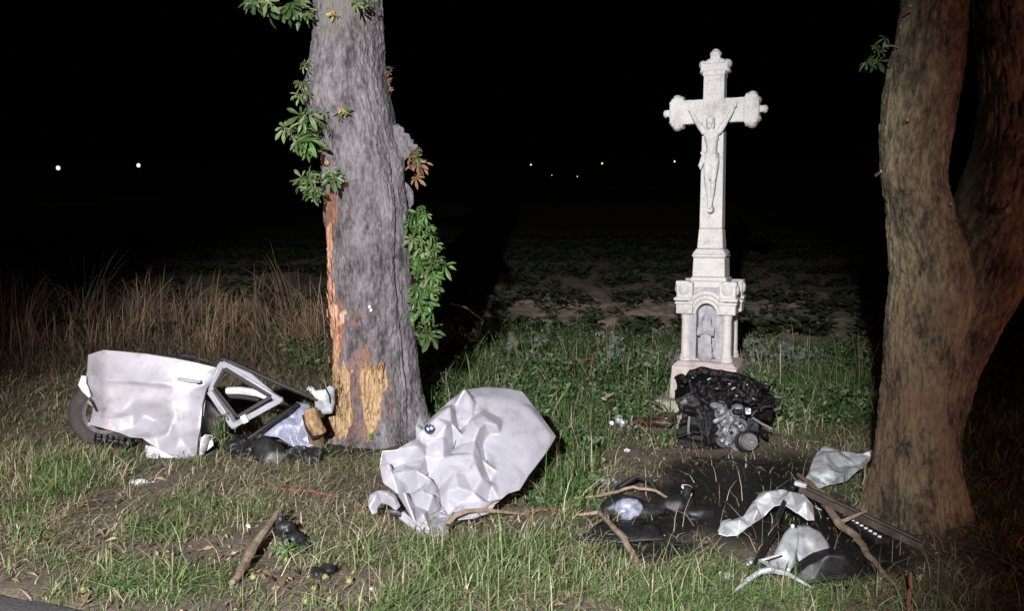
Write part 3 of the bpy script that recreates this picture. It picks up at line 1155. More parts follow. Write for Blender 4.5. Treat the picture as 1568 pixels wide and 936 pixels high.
def blur(a, k):
    for _ in range(k):
        a = (a + np.roll(a, 1, 1) + np.roll(a, -1, 1) + np.roll(a, 1, 0) + np.roll(a, -1, 0)) / 5
    return a


def piece(name, co, quads, mat, parent, attrs, origin):
    used, inv = np.unique(quads.ravel(), return_inverse=True)
    me = np_mesh(name, co[used] - np.array(origin), quad=inv.reshape(-1, 4))
    for k_, v_ in attrs.items():
        add_attr(me, k_, v_[used])
    smooth_all(me)
    o = mesh_obj(name, me, mat, parent)
    return o


# ---- the struck tree
TD = 8.1
prof = [(712, 462, 676), (690, 480, 664), (665, 493, 654), (630, 502, 648), (590, 507, 642), (540, 508, 637), (470, 503, 633), (400, 500, 629), (320, 498, 625), (280, 494, 619),
        (240, 492, 612), (200, 486, 606), (168, 472, 601), (140, 466, 594), (100, 474, 589), (50, 479, 586), (0, 479, 584), (-150, 474, 580), (-330, 470, 578), (-420, 455, 585), (-470, 430, 610)]


def ext_left(T, Z, C, Rr):
    d = 0 * T
    for ang, py_, w, hgt, a in ((-25, 246, 0.35, 0.14, 0.05), (-140, 150, 0.4, 0.16, 0.03), (-95, 165, 0.3, 0.10, 0.02), (-60, 300, 0.5, 0.3, 0.02), (-110, 205, 0.3, 0.07, 0.015)):
        zc_ = P(560, py_, TD).z
        dt = (T - R(ang) + math.pi) % (2 * math.pi) - math.pi
        d = d + a * np.exp(-(dt / w) ** 2 - ((Z - zc_) / hgt) ** 2)
    for ang, py_ in ((-97, 140), (-95, 152), (-52, 228), (-80, 330)):      # knot holes
        zc_ = P(560, py_, TD).z
        dt = (T - R(ang) + math.pi) % (2 * math.pi) - math.pi
        d = d - 0.035 * np.exp(-(dt / 0.045) ** 2 - ((Z - zc_) / 0.022) ** 2)
    dt = (T - R(-39) - 0.05 * np.sin(Z * 3) + math.pi) % (2 * math.pi) - math.pi
    up = sstep(0.0, 0.2, Z) * (1 - sstep(P(560, 270, TD).z, P(560, 215, TD).z, Z))
    d = d - 0.055 * up * np.exp(-(dt / 0.035) ** 2)
    d = d + 0.03 * up * np.exp(-((dt - 0.35) / 0.25) ** 2)
    flare = (1 - sstep(0.0, 0.55, Z)) * (0.06 * np.cos(T * 5 + 0.7) + 0.02)
    return d + flare


NTH, NZ = 300, 680
co, T, Z = trunk_mesh(prof, TD, NTH, NZ, 0.013, 3, ext_left)
co[..., 0] += 0
px, py = proj(co[..., 0], co[..., 1], co[..., 2])
front = np.sin(T) < 0.25
jx = px + 9 * fbm(co[..., 2] * 7, px * 0.10, 0, 4, 4)
jy = py + 18 * fbm(px * 0.22, co[..., 2] * 1.2, 0, 3, 8)
strip = in_poly(jx, jy, [(470, 350), (506, 345), (508, 400), (512, 470), (528, 478), (526, 500), (520, 560), (518, 575), (480, 575)]) & front
low = in_poly(jx, jy, [(480, 566), (520, 560), (536, 575), (540, 640), (528, 668), (505, 672), (480, 660)]) & front
mid = in_poly(jx, jy, [(546, 560), (556, 553), (566, 563), (578, 558), (588, 552), (591, 590), (584, 628), (573, 668), (556, 672), (557, 628), (547, 592)]) & front
halo = np.maximum.reduce([blur(m_.astype(float), 14) for m_ in (strip, low, mid)])
stain_redlight = np.clip(halo * 1.3, 0, 1)
for c_, v_ in (((508, 325, 12, 50), 0.95), ((556, 545, 18, 24), 0.65), ((540, 600, 14, 70), 0.6), ((545, 660, 40, 20), 0.6), ((542, 490, 10, 16), 0.7), ((565, 480, 20, 9), 0.5), ((520, 500, 12, 70), 0.6), ((598, 610, 12, 50), 0.45), ((530, 640, 20, 40), 0.8)):
    stain_redlight = np.maximum(stain_redlight, v_ * blob(px, py, *c_))
stain_redlight = np.where(front, stain_redlight, 0)
any_ = strip | low | mid
dep = blur(any_.astype(float), 2)
shred = 0.012 * fbm(T * 30, Z * 4, 0, 3, 33) * dep + 0.022 * fbm(T * 22, Z * 11, 0, 3, 34) * blur(low.astype(float), 2)
ctr = co.mean(axis=1, keepdims=True)
dirv = co - ctr
dirv[..., 2] = 0
ln_ = np.linalg.norm(dirv, axis=2, keepdims=True)
co = co - dirv / ln_ * (0.026 * dep - shred)[..., None]
base = Vector((float(co[0, :, 0].mean()), TD, 0))
tree = thing("horse_chestnut_tree", "grey barked tree with stripped yellow wood at its foot, beside the wrecked car door", "tree", base)
qf = grid_faces(NZ, NTH)
fm = np.zeros(qf.shape[:2], int)
for k_, m_ in ((1, strip), (2, low), (3, mid)):
    fm[m_[:-1]] = k_
flat = co.reshape(-1, 3)
at_ = {"stain_redlight": stain_redlight.ravel(), "moss": np.clip(0.5 * blob(px, py, 530, 20, 60, 60), 0, 1).ravel()}
trunk = piece("trunk", flat, qf[fm == 0], M['bark_grey'], tree, at_, base)
for k_, mt, lb in ((1, 'wood_pink', "pinkish strip of wood where the bark was torn off"), (2, 'wood', "shredded pale wood low on the trunk"), (3, 'wood', "bright yellow wood laid bare in the middle of the trunk foot")):
    e = piece("exposed_wood", flat, qf[fm == k_], M[mt], trunk, {}, base)
    e["label"] = lb


def splinters(poly_box, n, D, mat, parent):
    for i in range(n):
        x0 = random.uniform(poly_box[0], poly_box[2])
        y0 = random.uniform(poly_box[1], poly_box[3])
        p = P(x0, y0, D)
        q = p + Vector((random.uniform(-.015, .015), random.uniform(-.05, .0), random.uniform(.03, .10)))
        MB().tube([p - Vector((0, -.03, .04)), (p + q) / 2, q], [0.008, 0.006, 0.001], 4).build("splinter", M[mat], parent, smooth=False)


splinters((508, 580, 534, 664), 30, 7.74, 'wood', tree)
splinters((548, 556, 588, 590), 16, 7.70, 'wood', tree)
splinters((556, 640, 575, 672), 8, 7.66, 'wood', tree)
splinters((500, 380, 522, 560), 14, 7.80, 'wood_pink', tree)
# bark plate standing off the right side, sawn stubs, small white tag
bp = Plane(P(620, 215, 8.05), (1, 0.15, 0), (0, 0.1, 1))
sheet("bark_flap", M['bark_grey'], bp, [(603, 190, 0), (610, 190, .02), (614, 193, .0), (619, 196, .03), (620, 204, .02), (627, 205, .01), (629, 212, .0), (634, 214, .02), (635, 222, .0), (640, 226, 0), (636, 232, .02), (630, 231, 0), (627, 239, .01), (620, 246, .02), (612, 262, .0), (606, 235, 0), (614, 215, .04), (624, 222, .0), (618, 232, .04)], 16, tree, 3, 1, 0.035, 0.04)
bp2 = Plane(P(625, 290, 8.1), (1, 0.2, 0), (0, 0.0, 1))
sheet("bark_flap", M['bark_grey'], bp2, [(612, 262, 0), (622, 280, .02), (630, 292, .0), (633, 312, 0), (624, 330, .02), (614, 330, 0), (620, 300, .02)], 6, tree, 2, 1, 0.03, 0.02)
for sx, sy, r_, D_ in ((526, 279, .035, 7.68), (500, 249, .02, 7.78), (524, 172, .02, 7.70)):
    st = P(sx, sy, D_)
    MB().tube([st + Vector((0.01, .15, -.03)), st], [r_ * 1.15, r_], 12, 0.05).build("stub_or_glint", M['wood'], tree)
tg = P(566, 470, 7.70)
for dx_, dz_ in ((0, 0), (0.012, -0.03)):
    MB().box(tg + Vector((dx_, 0, dz_)), (0.022, 0.01, 0.028), Matrix.Rotation(0.4, 3, 'Y')).build("white_tag", M['bone'], tree, bevel=0.003)

# side shoots
shoot(tree, P(485, 15, 7.85), [(455, 12, 7.8, 26, 14, 12), (425, 14, 7.75, 26, 18, 12), (392, 2, 7.7, 16, 9, 5)], 0.15, ['leaf', 'leaf', 'leaf_pale'])
shoot(tree, P(500, 10, 7.75), [(505, 16, 7.65, 10, 6, 3)], 0.08, ['leaf_yellow'])
shoot(tree, P(535, 0, 7.7), [(556, 2, 7.6, 18, 8, 7)], 0.10, ['leaf', 'leaf_pale'])
shoot(tree, P(480, 100, 7.85), [(471, 96, 7.8, 7, 12, 4)], 0.08, ['leaf_pale', 'leaf'])
shoot(tree, P(478, 160, 7.8), [(462, 132, 7.75, 12, 14, 5), (452, 148, 7.75, 8, 8, 3)], 0.09, ['leaf_pale', 'leaf'])
shoot(tree, P(495, 190, 7.75), [(478, 182, 7.65, 26, 18, 11), (452, 198, 7.65, 20, 16, 8), (475, 215, 7.6, 22, 18, 9)], 0.15, ['leaf', 'leaf_light', 'leaf_pale', 'leaf'])
shoot(tree, P(510, 176, 7.7), [(524, 170, 7.6, 10, 7, 4)], 0.08, ['leaf_yellow', 'leaf_light'])
shoot(tree, P(510, 265, 7.72), [(500, 270, 7.62, 20, 12, 8), (475, 276, 7.62, 22, 12, 7), (486, 294, 7.6, 18, 10, 5)], 0.14, ['leaf', 'leaf', 'leaf_pale'])
shoot(tree, P(590, 110, 8.1), [(592, 112, 8.1, 5, 12, 3), (596, 132, 8.1, 6, 14, 4)], 0.07, ['leaf_pale', 'leaf_dry'])
shoot(tree, P(618, 245, 8.05), [(632, 240, 8.0, 16, 14, 7), (640, 258, 8.0, 14, 14, 6)], 0.12, ['leaf_dry', 'leaf_dry', 'leaf'])
shoot(tree, P(620, 520, 8.0), [(640, 480, 7.95, 22, 30, 20), (652, 435, 7.9, 26, 26, 26), (660, 395, 7.9, 28, 24, 26), (645, 350, 7.9, 24, 24, 22), (640, 328, 7.9, 14, 14, 9)], 0.14, ['leaf_light', 'leaf_light', 'leaf', 'leaf_light', 'leaf_pale'], 0.014)
shoot(tree, P(625, 540, 8.1), [(650, 505, 8.1, 18, 18, 9)], 0.16, ['leaf'], 0.01)
shoot(tree, P(560, 675, 7.62), [(571, 664, 7.55, 6, 6, 5)], 0.06, ['leaf_light'], 0.004)
# limbs and crown, above the picture
top = Vector((float(co[-1, :, 0].mean()), TD, float(co[-1, 0, 2])))
limb_ends = []
for a_, l_ in ((0.4, 2.6), (1.7, 2.9), (2.9, 2.5), (4.2, 2.7), (5.3, 2.4)):
    d_ = Vector((math.cos(a_), math.sin(a_), 0))
    pth = [top - Vector((0, 0, .25)), top + d_ * l_ * .3 + Vector((0, 0, l_ * .35)), top + d_ * l_ * .65 + Vector((0, 0, l_ * .75)), top + d_ * l_ + Vector((0, 0, l_ * .95))]
    MB().tube(pth, [.24, .16, .10, .04], 12, 0.06).build("limb", M['bark_grey'], tree)
    limb_ends += pth[1:]


def crown(parent, centres, n, spread_, size):
    c_ = np.array([tuple(q) for q in centres])[rng.integers(0, len(centres), n)]
    v_ = rnd_dirs(n) * (rng.random((n, 1)) ** 0.4) * spread_
    pos = c_ + v_
    nr_ = rnd_dirs(n)
    nr_[:, 2] = np.abs(nr_[:, 2]) + 0.3
    nr_ /= np.linalg.norm(nr_, axis=1, keepdims=True)
    cl = np.array([(0.035, 0.08, 0.018), (0.05, 0.11, 0.025), (0.07, 0.13, 0.03)])[rng.integers(0, 3, n)]
    o_ = leaf_cloud("crown", pos - np.array(wloc(parent)), nr_, rnd_dirs(n), rng.uniform(0.1, 0.2, n), cl, M['weed'], 0.5)
    o_.parent = parent
    tag(o_, kind="stuff")
    return o_


crown(tree, limb_ends, 9000, 1.15, 0.15)

# ---- the two-stemmed tree on the right
RD = 5.75
prof_r = [(850, 1308, 1490), (825, 1320, 1480), (800, 1327, 1473), (760, 1334, 1467), (700, 1341, 1464), (640, 1348, 1466), (600, 1352, 1470), (540, 1356, 1477), (500, 1358, 1482), (430, 1363, 1488), (380, 1361, 1480),
          (330, 1357, 1458), (260, 1347, 1447), (200, 1350, 1454), (140, 1357, 1466), (100, 1363, 1472), (50, 1376, 1478), (0, 1383, 1482), (-150, 1388, 1484), (-400, 1385, 1482), (-640, 1380, 1474)]


def ext_right(T, Z, C, Rr):
    d = 0 * T
    for ang, py_, w, hgt, a in ((-150, 265, 0.5, 0.16, 0.02), (-120, 330, 0.4, 0.1, -0.015), (-130, 500, 0.5, 0.2, 0.015)):
        zc_ = P(1420, py_, RD).z
        dt = (T - R(ang) + math.pi) % (2 * math.pi) - math.pi
        d = d + a * np.exp(-(dt / w) ** 2 - ((Z - zc_) / hgt) ** 2)
    for ang, py_ in ((-118, 163), (-100, 290)):
        zc_ = P(1420, py_, RD).z
        dt = (T - R(ang) + math.pi) % (2 * math.pi) - math.pi
        d = d - 0.03 * np.exp(-(dt / 0.08) ** 2 - ((Z - zc_) / 0.03) ** 2)
    return d + (1 - sstep(-0.05, 0.45, Z)) * (0.045 * np.cos(T * 4 + 1.0) + 0.02)


NTH, NZ = 240, 620
co, T, Z = trunk_mesh(prof_r, RD, NTH, NZ, 0.014, 43, ext_right, fiss=0.022)
px, py = proj(co[..., 0], co[..., 1], co[..., 2])
front = np.sin(T) < 0.3
stain_redlight = 0 * px
for c_, v_ in (((1362, 620, 40, 100), 0.62), ((1390, 560, 70, 70), 0.42), ((1352, 720, 40, 80), 0.6), ((1400, 640, 60, 60), 0.55), ((1420, 480, 70, 50), 0.42), ((1380, 700, 50, 70), 0.52), ((1440, 640, 60, 140), 0.42)):
    stain_redlight = np.maximum(stain_redlight, v_ * blob(px, py, *c_))
moss = 0 * px
for c_, v_ in (((1410, 690, 26, 80), 0.5), ((1390, 735, 30, 30), 0.55), ((1425, 780, 30, 40), 0.5), ((1390, 300, 40, 160), 0.35), ((1395, 450, 40, 80), 0.45)):
    moss = np.maximum(moss, v_ * blob(px, py, *c_))
base_r = Vector((float(co[0, :, 0].mean()), RD, 0))
tree_r = thing("roadside_tree", "brown two-stemmed tree with reddish stained foot, standing beside the bent metal panels", "tree", base_r)
tr = piece("trunk", co.reshape(-1, 3), grid_faces(NZ, NTH).reshape(-1, 4), M['bark_brown'], tree_r, {"stain_redlight": np.where(front, stain_redlight, 0).ravel(), "moss": np.where(front, moss, 0).ravel()}, base_r)
top_r = Vector((float(co[-1, :, 0].mean()), RD, float(co[-1, 0, 2])))

prof_s = [(760, 1396, 1460), (660, 1396, 1472), (560, 1405, 1498), (500, 1420, 1530), (450, 1436, 1560), (400, 1448, 1590), (350, 1456, 1612), (300, 1470, 1622), (260, 1486, 1620), (200, 1502, 1608), (130, 1505, 1595), (60, 1498, 1584), (0, 1494, 1576), (-150, 1490, 1570), (-400, 1520, 1590), (-640, 1550, 1610)]
co, T, Z = trunk_mesh(prof_s, RD + 0.03, 200, 520, 0.013, 63, None, fiss=0.022)
px, py = proj(co[..., 0], co[..., 1], co[..., 2])
piece("stem", co.reshape(-1, 3), grid_faces(520, 200).reshape(-1, 4), M['bark_brown'], tree_r,
      {"stain_redlight": (0.35 * blob(px, py, 1530, 200, 90, 260)).ravel(), "moss": 0 * px.ravel()}, base_r)  # reddish tint on this stem is red lamp light painted into its bark
top_s = Vector((float(co[-1, :, 0].mean()), RD, float(co[-1, 0, 2])))
for sx, sy, r_, D_, ln in ((1350, 262, .009, 5.72, .08), (1390, 183, .010, 5.50, .1), (1395, 8, .008, 5.54, .1), (1456, 312, .010, 5.56, .12), (1545, 322, .022, 5.38, .2)):
    st = P(sx, sy, D_)
    MB().tube([st + Vector((0.02, ln + .05, -.02)), st], [r_ * 1.2, r_], 10, 0.08).build("stub_or_glint", M['wood' if r_ < .02 else 'twig'], tree_r)  # thin pale ones are glints modelled as wood dots, the thick one a stub
shoot(tree_r, P(1385, 75, 5.7), [(1355, 70, 5.7, 14, 14, 5), (1338, 98, 5.7, 14, 8, 4)], 0.09, ['leaf'], 0.006)
limb_ends = []
for tp, az_ in ((top_r, (1.2, 2.4, 3.6, 4.6)), (top_s, (-0.9, 0.3, 1.4, 5.2))):
    for a_ in az_:
        d_ = Vector((math.cos(a_), math.sin(a_), 0))
        pth = [tp - Vector((0, 0, .2)), tp + d_ * .7 + Vector((0, 0, .8)), tp + d_ * 1.5 + Vector((0, 0, 1.7))]
        MB().tube(pth, [.15, .09, .04], 10, 0.06).build("limb", M['bark_brown'], tree_r)
        limb_ends += pth[1:]
crown(tree_r, limb_ends, 6000, 0.9, 0.14)

# ------------------------------------------------------------------ the stone wayside cross
CD = 9.45
CX = P(1086, 560, CD).x


def zc(py_, px_=1090):
    return P(px_, py_, CD).z


cross = thing("wayside_cross", "tall white stone crucifix on a niched pedestal behind the burnt engine", "monument", (CX, CD, 0), R(-23))
cross.scale = (0.87, 0.87, 1.0)
LZ = dict(world=False, bevel=0.008)


def block(name, mat, z0, z1, w0, w1=None, d0=None, d1=None, parent=cross, bev=0.010, yo=0.0):
    w1 = w0 if w1 is None else w1
    d0 = w0 if d0 is None else d0
    d1 = (w1 if d0 == w0 else d0) if d1 is None else d1
    mb = MB()
    vs = []
    for z_, w_, d_ in ((z0, w0, d0), (z1, w1, d1)):
        vs += [(-w_ / 2, yo - d_ / 2, z_), (w_ / 2, yo - d_ / 2, z_), (w_ / 2, yo + d_ / 2, z_), (-w_ / 2, yo + d_ / 2, z_)]
    mb.add(vs, [(3, 2, 1, 0), (4, 5, 6, 7), (0, 1, 5, 4), (1, 2, 6, 5), (2, 3, 7, 6), (3, 0, 4, 7)])
    return mb.build(name, M[mat], parent, world=False, bevel=bev)


zP0, zP1, zD1, zCap, zEnt, zUp, zMo, zTap = 0.10, zc(549), zc(478), zc(462), zc(430), zc(393), zc(386), zc(350)
block("base_slab", 'stone_moss', -0.06, 0.13, 1.16, bev=0.02)
block("plinth", 'stone_pink', 0.132, zP1 - 0.05, 0.85, 0.80)
block("plinth_cap", 'stone_pink', zP1 - 0.048, zP1, 0.80, 0.68, bev=0.015)
die = block("pedestal_body", 'stone_grey', zP1 + 0.002, zEnt - 0.06, 0.56, 0.56, bev=0.0)
# niche cut out of the body
hw, nb, ns = 0.125, zP1 + 0.03, zD1 + 0.0
arch = [(-hw, nb), (hw, nb), (hw, ns)] + [(hw * math.cos(a), ns + hw * math.sin(a)) for a in np.linspace(0.15, math.pi - 0.15, 14)] + [(-hw, ns)]
cutter = MB().prism(arch, -0.5, -0.12).build("niche_cutter", M['stone_grey'], cross, world=False, smooth=False)
cut(die, cutter)
die.data.shade_smooth()
die.data.set_sharp_from_angle(angle=R(30))
for f_ in die.data.polygons:
    pass
# corner columns with base and capital
for sx in (-1, 1):
    for sy in (-1, 1):
        cpos = Vector((sx * 0.255, sy * 0.255, 0))
        pr = [(0.0, zP1), (0.082, zP1 + .003), (0.086, zP1 + .03), (0.070, zP1 + .045), (0.076, zP1 + .062), (0.060, zP1 + .08), (0.056, zD1 - .06), (0.064, zD1 - .045), (0.060, zD1 - .03), (0.078, zD1 - .004), (0.0, zD1 - .002)]
        MB().lathe(pr, cpos, (0, 0, 1), 22).build("column", M['stone'], cross, world=False, angle=50)
        mbc = MB().box((sx * 0.265, sy * 0.265, (zD1 + zCap) / 2 - .005), (0.205, 0.205, zCap - zD1 - .012))
        mbc.box((sx * 0.265, sy * 0.265, zCap + .004), (0.235, 0.235, 0.03))
        mbc.build("capital", M['stone'], cross, world=False, bevel=0.01)
        # volute block on the corner
        mv = MB()
        zm = (zCap + zEnt) / 2 + .01
        mv.box((sx * 0.265, sy * 0.265, zm), (0.20, 0.20, (zEnt - zCap) * .86))
        mv.ell((sx * 0.265, sy * 0.372, zm + .03), (0.062, 0.03, 0.062))
        mv.ell((sx * 0.265, sy * 0.386, zm + .03), (0.03, 0.026, 0.03))
        mv.ell((sx * 0.372, sy * 0.265, zm + .03), (0.03, 0.062, 0.062))
        mv.box((sx * 0.295, sy * 0.295, zEnt - .015), (0.16, 0.16, 0.05))
        mv.box((sx * 0.285, sy * 0.285, zCap + .045), (0.215, 0.215, 0.035))
        vo_ = mv.build("volute", M['stone'], cross, world=False)
        fuse(vo_, 0.010, 2, 0.004, 30)
# mouldings curving over the niche on each side of the pedestal
for k_ in range(4):
    rot = Matrix.Rotation(k_ * math.pi / 2, 3, 'Z')
    ma = MB()
    for rr_, yy_, tk in ((0.150, -0.288, 0.026), (0.195, -0.308, 0.030), (0.245, -0.330, 0.030)):
        pth = [rot @ Vector((rr_ * math.cos(a), yy_, ns - .01 + rr_ * 1.0 * math.sin(a))) for a in np.linspace(0.05, math.pi - 0.05, 20)]
        ma.tube(pth, tk, 10)
    ma.build("arch_moulding", M['stone'], cross, world=False, angle=60)
block("entablature", 'stone', zEnt - 0.13, zEnt + 0.005, 0.50, 0.46)
block("attic_step", 'stone', zEnt + 0.007, zEnt + 0.05, 0.46, 0.43)
block("upper_block", 'stone', zEnt + 0.052, zUp - 0.01, 0.405, 0.39)
block("moulding", 'stone', zUp - 0.008, zUp + 0.03, 0.40, 0.43, bev=0.012)
block("moulding", 'stone', zUp + 0.032, zMo + 0.04, 0.42, 0.335, bev=0.014)
block("shaft_foot", 'stone', zMo + 0.042, zTap, 0.325, 0.29, 0.27, 0.24)
zA0, zA1, zTop = zc(189), zc(152), zc(112)
block("shaft", 'stone', zTap + 0.002, zTop, 0.285, 0.255, 0.225, 0.205)
for sx in (-1, 1):
    mb = MB()
    mb.box((sx * 0.27, 0, (zA0 + zA1) / 2), (0.32, 0.19, zA1 - zA0))
    zm = (zA0 + zA1) / 2
    # flared end with scrolls and a knob
    mb.box((sx * 0.455, 0, zm), (0.15, 0.215, 0.30))
    mb.box((sx * 0.50, 0, zm), (0.10, 0.20, 0.22))
    for sz in (-1, 1):
        mb.ell((sx * 0.465, 0, zm + sz * 0.155), (0.06, 0.11, 0.045))
        mb.ell((sx * 0.535, 0, zm + sz * 0.10), (0.038, 0.105, 0.038))
        mb.ell((sx * 0.40, 0, zm + sz * 0.155), (0.026, 0.10, 0.026))
        mb.cyl((sx * 0.535, -0.12, zm + sz * 0.10), (sx * 0.535, 0.12, zm + sz * 0.10), 0.016, 10)
    mb.box((sx * 0.575, 0, zm), (0.06, 0.12, 0.07))
    mb.ell((sx * 0.615, 0, zm), (0.038, 0.055, 0.045))
    fuse(mb.build("cross_arm", M['stone'], cross, world=False), 0.009, 3, 0.005, 28, 5)
mb = MB()
zt0 = zTop - 0.01
mb.box((0, 0, zt0), (0.275, 0.235, 0.05))
mb.box((0, 0, zt0 + .065), (0.33, 0.20, 0.085))
for sx in (-1, 1):
    mb.ell((sx * 0.150, 0, zt0 + 0.105), (0.055, 0.10, 0.05))
    mb.ell((sx * 0.075, 0, zt0 + 0.135), (0.045, 0.09, 0.03))
    mb.ell((sx * 0.165, 0, zt0 + 0.03), (0.028, 0.10, 0.026))
mb.box((0, 0, zt0 + .15), (0.12, 0.12, 0.08))
mb.ell((0, 0, zt0 + 0.215), (0.075, 0.085, 0.045))
mb.ell((0, 0, zt0 + 0.245), (0.045, 0.05, 0.03))
fuse(mb.build("crown_finial", M['stone'], cross, world=False), 0.009, 3, 0.006, 28, 8)
block("name_plate", 'stone', zA1 + .045, zA1 + .20, 0.17, 0.17, 0.012, 0.012, yo=-0.108, bev=0.005)

# the carved crucified figure: one continuous body
zr = zc(188)                             # height of the head
yb = -0.115


def V3(x_, z_, y_=0.0):
    return Vector((x_, yb - 0.07 + y_, zr + z_))


mb = MB()
mb.ell(V3(-.012, -.005, -.045), (.047, .054, .064), Matrix.Rotation(0.28, 3, 'Y'))              # skull
mb.ell(V3(-.018, -.050, -.050), (.030, .034, .036), Matrix.Rotation(0.3, 3, 'Y'))               # jaw and beard
mb.ell(V3(-.016, -.018, -.094), (.009, .014, .018))                                             # nose
for sx in (-1, 1):
    mb.ell(V3(-.012 + sx * .036, -.035, -.025), (.016, .026, .052), Matrix.Rotation(0.2 * sx, 3, 'Y'))   # hair falling to the shoulders
    mb.ell(V3(-.014 + sx * .016, .004, -.086), (.012, .010, .007))                              # brow
for a in np.linspace(0, 2 * math.pi, 14, endpoint=False):                                       # wreath
    mb.ell(V3(-.010 + .046 * math.cos(a), .026 + .004 * math.cos(a), -.045 + .050 * math.sin(a)), .012)
mb.tube([V3(-.005, -.05, -.03), V3(0, -.10, -.01)], [.026, .032], 12)
mb.ell(V3(0, -.165, -.005), (.092, .058, .085))                                                 # rib cage
mb.ell(V3(0, -.125, -.005), (.112, .046, .040))                                                 # shoulders
for sx in (-1, 1):
    mb.ell(V3(sx * .045, -.150, -.045), (.044, .020, .032))                                     # chest
    mb.ell(V3(sx * .100, -.105, -.004), (.036, .036, .036))
    sh, el, wr = V3(sx * .105, -.095, 0), V3(sx * .190, .012 + .006 * sx, .0), V3(sx * .262, .125 + .012 * sx, .01)
    mb.tube([sh, sh.lerp(el, .45), el], [.038, .037, .027], 12)
    mb.tube([el, el.lerp(wr, .35), wr], [.027, .029, .019], 12)
    hd = V3(sx * .280, .150 + .012 * sx, .005)
    mb.ell(hd, (.020, .014, .028), Matrix.Rotation(0.5 * sx, 3, 'Y'))
    for k_ in range(4):
        fx = hd + Vector((sx * (.004 + .007 * k_ - .008), -.012, .022 - .003 * k_))
        mb.tube([fx, fx + Vector((sx * .008, -.010, .020)), fx + Vector((sx * .004, -.024, .024))], [.0058, .0052, .004], 6)
    th = hd + Vector((-sx * .016, -.010, .0))
    mb.tube([th, th + Vector((-sx * .004, -.012, .018))], [.006, .004], 6)
mb.tube([V3(0, -.20, 0), V3(.008, -.29, -.005), V3(.006, -.36, 0)], [.078, .066, .074], 14)     # belly
mb.ell(V3(.004, -.385, 0), (.084, .060, .062))                                                  # hips
for sx in (-1, 1):
    hp, kn, an = V3(.004 + sx * .046, -.40, 0), V3(.004 + sx * .040, -.620 - .015 * sx, -.070), V3(.004 + sx * .016, -.840, -.010)
    mb.tube([hp, hp.lerp(kn, .4), kn], [.054, .050, .034], 14)
    mb.ell(kn + Vector((0, -.006, 0)), (.031, .032, .036))
    mb.tube([kn, kn.lerp(an, .35), an], [.033, .035, .020], 12)
    mb.tube([an, an + Vector((-.004 * sx, -.030, -.050)), an + Vector((-.006 * sx, -.060, -.085))], [.022, .022, .013], 10)
    for k_ in range(3):
        t0_ = an + Vector((-.006 * sx + (k_ - 1) * .010, -.060, -.085))
        mb.tube([t0_, t0_ + Vector((0, -.014, -.012))], [.006, .005], 6)
fig = mb.build("crucified_figure", M['stone'], cross, world=False)
fuse(fig, 0.0055, 4, 0.003, 40, 12)
fig["label"] = "carved white stone figure nailed to the cross"
mb = MB()                                                                                       # loincloth
mb.ell(V3(.004, -.375, 0), (.092, .066, .040))
mb.ell(V3(.004, -.425, -.004), (.090, .068, .050))
for i in range(6):
    zz_ = -.350 - i * .020
    mb.tube([V3(-.090, zz_ + .022, .01), V3(-.055, zz_ + .002, -.056), V3(.008, zz_ - .014, -.068), V3(.062, zz_ - .004, -.054), V3(.094, zz_ + .010, .012)], [.007, .009, .010, .009, .007], 7)
for k_ in range(5):
    xk = -.06 + .03 * k_
    mb.tube([V3(xk, -.42, -.055 + abs(xk) * .2), V3(xk * 1.05, -.475 - .012 * (k_ % 2), -.060 + abs(xk) * .2)], [.016, .008], 7)
mb.ell(V3(-.100, -.350, -.02), (.022, .022, .026))
mb.ell(V3(-.116, -.336, -.02), (.016, .018, .016))
mb.tube([V3(-.100, -.36, -.02), V3(-.112, -.42, -.028), V3(-.128, -.475, -.02), V3(-.122, -.515, -.015)], [.014, .022, .028, .008], 9)
mb.tube([V3(-.092, -.37, -.03), V3(-.098, -.43, -.038), V3(-.104, -.48, -.03)], [.012, .018, .006], 9)
fuse(mb.build("loincloth", M['stone'], fig, world=False), 0.0055, 2, 0.003, 40, 14)
MB().tube([V3(0.004, -.945, .03), V3(0.004, -.945, -.05)], [.05, .035], 10).build("footrest", M['stone'], cross, world=False)

# the standing figure carved in the niche
mb = MB()
nzb, nzh = zP1 + .05, zc(480)
H_ = nzh - nzb
ny_ = -0.265
for t_a, rx2, ry2 in ((0.02, .105, .07), (0.2, .092, .062), (0.4, .078, .058), (0.55, .080, .06), (0.68, .088, .058), (0.78, .078, .05)):
    mb.ell((0, ny_, nzb + H_ * t_a), (rx2 * .92, ry2, H_ * .16))
mb.ell((0, ny_ - .01, nzb + H_ * .90), (.040, .044, .052))
mb.ell((0, ny_ + .012, nzb + H_ * .885), (.062, .044, .075))
for sx in (-1, 1):
    mb.tube([(sx * .085, ny_, nzb + H_ * .72), (sx * .088, ny_ - .045, nzb + H_ * .55), (sx * .012, ny_ - .075, nzb + H_ * .62)], [.030, .028, .016], 9)
for k_ in range(7):
    xk = -.075 + .025 * k_
    mb.tube([(xk, ny_ - .062 + abs(xk) * .3, nzb), (xk * .8, ny_ - .062 + abs(xk) * .3, nzb + H_ * .5)], [.010, .006], 6)
rob = mb.build("niche_figure", M['stone_grey'], cross, world=False)
fuse(rob, 0.008, 3, 0.007, 30, 19)
rob["label"] = "weathered robed figure standing in the pedestal niche"


# ------------------------------------------------------------------ the wrecked car door by the struck tree
def c1(x_, y_):
    return 90 + x_ / 3.564, 500 + y_ / 3.564


def c1h(l_):
    return [(*c1(a, b), h) for a, b, h in l_]


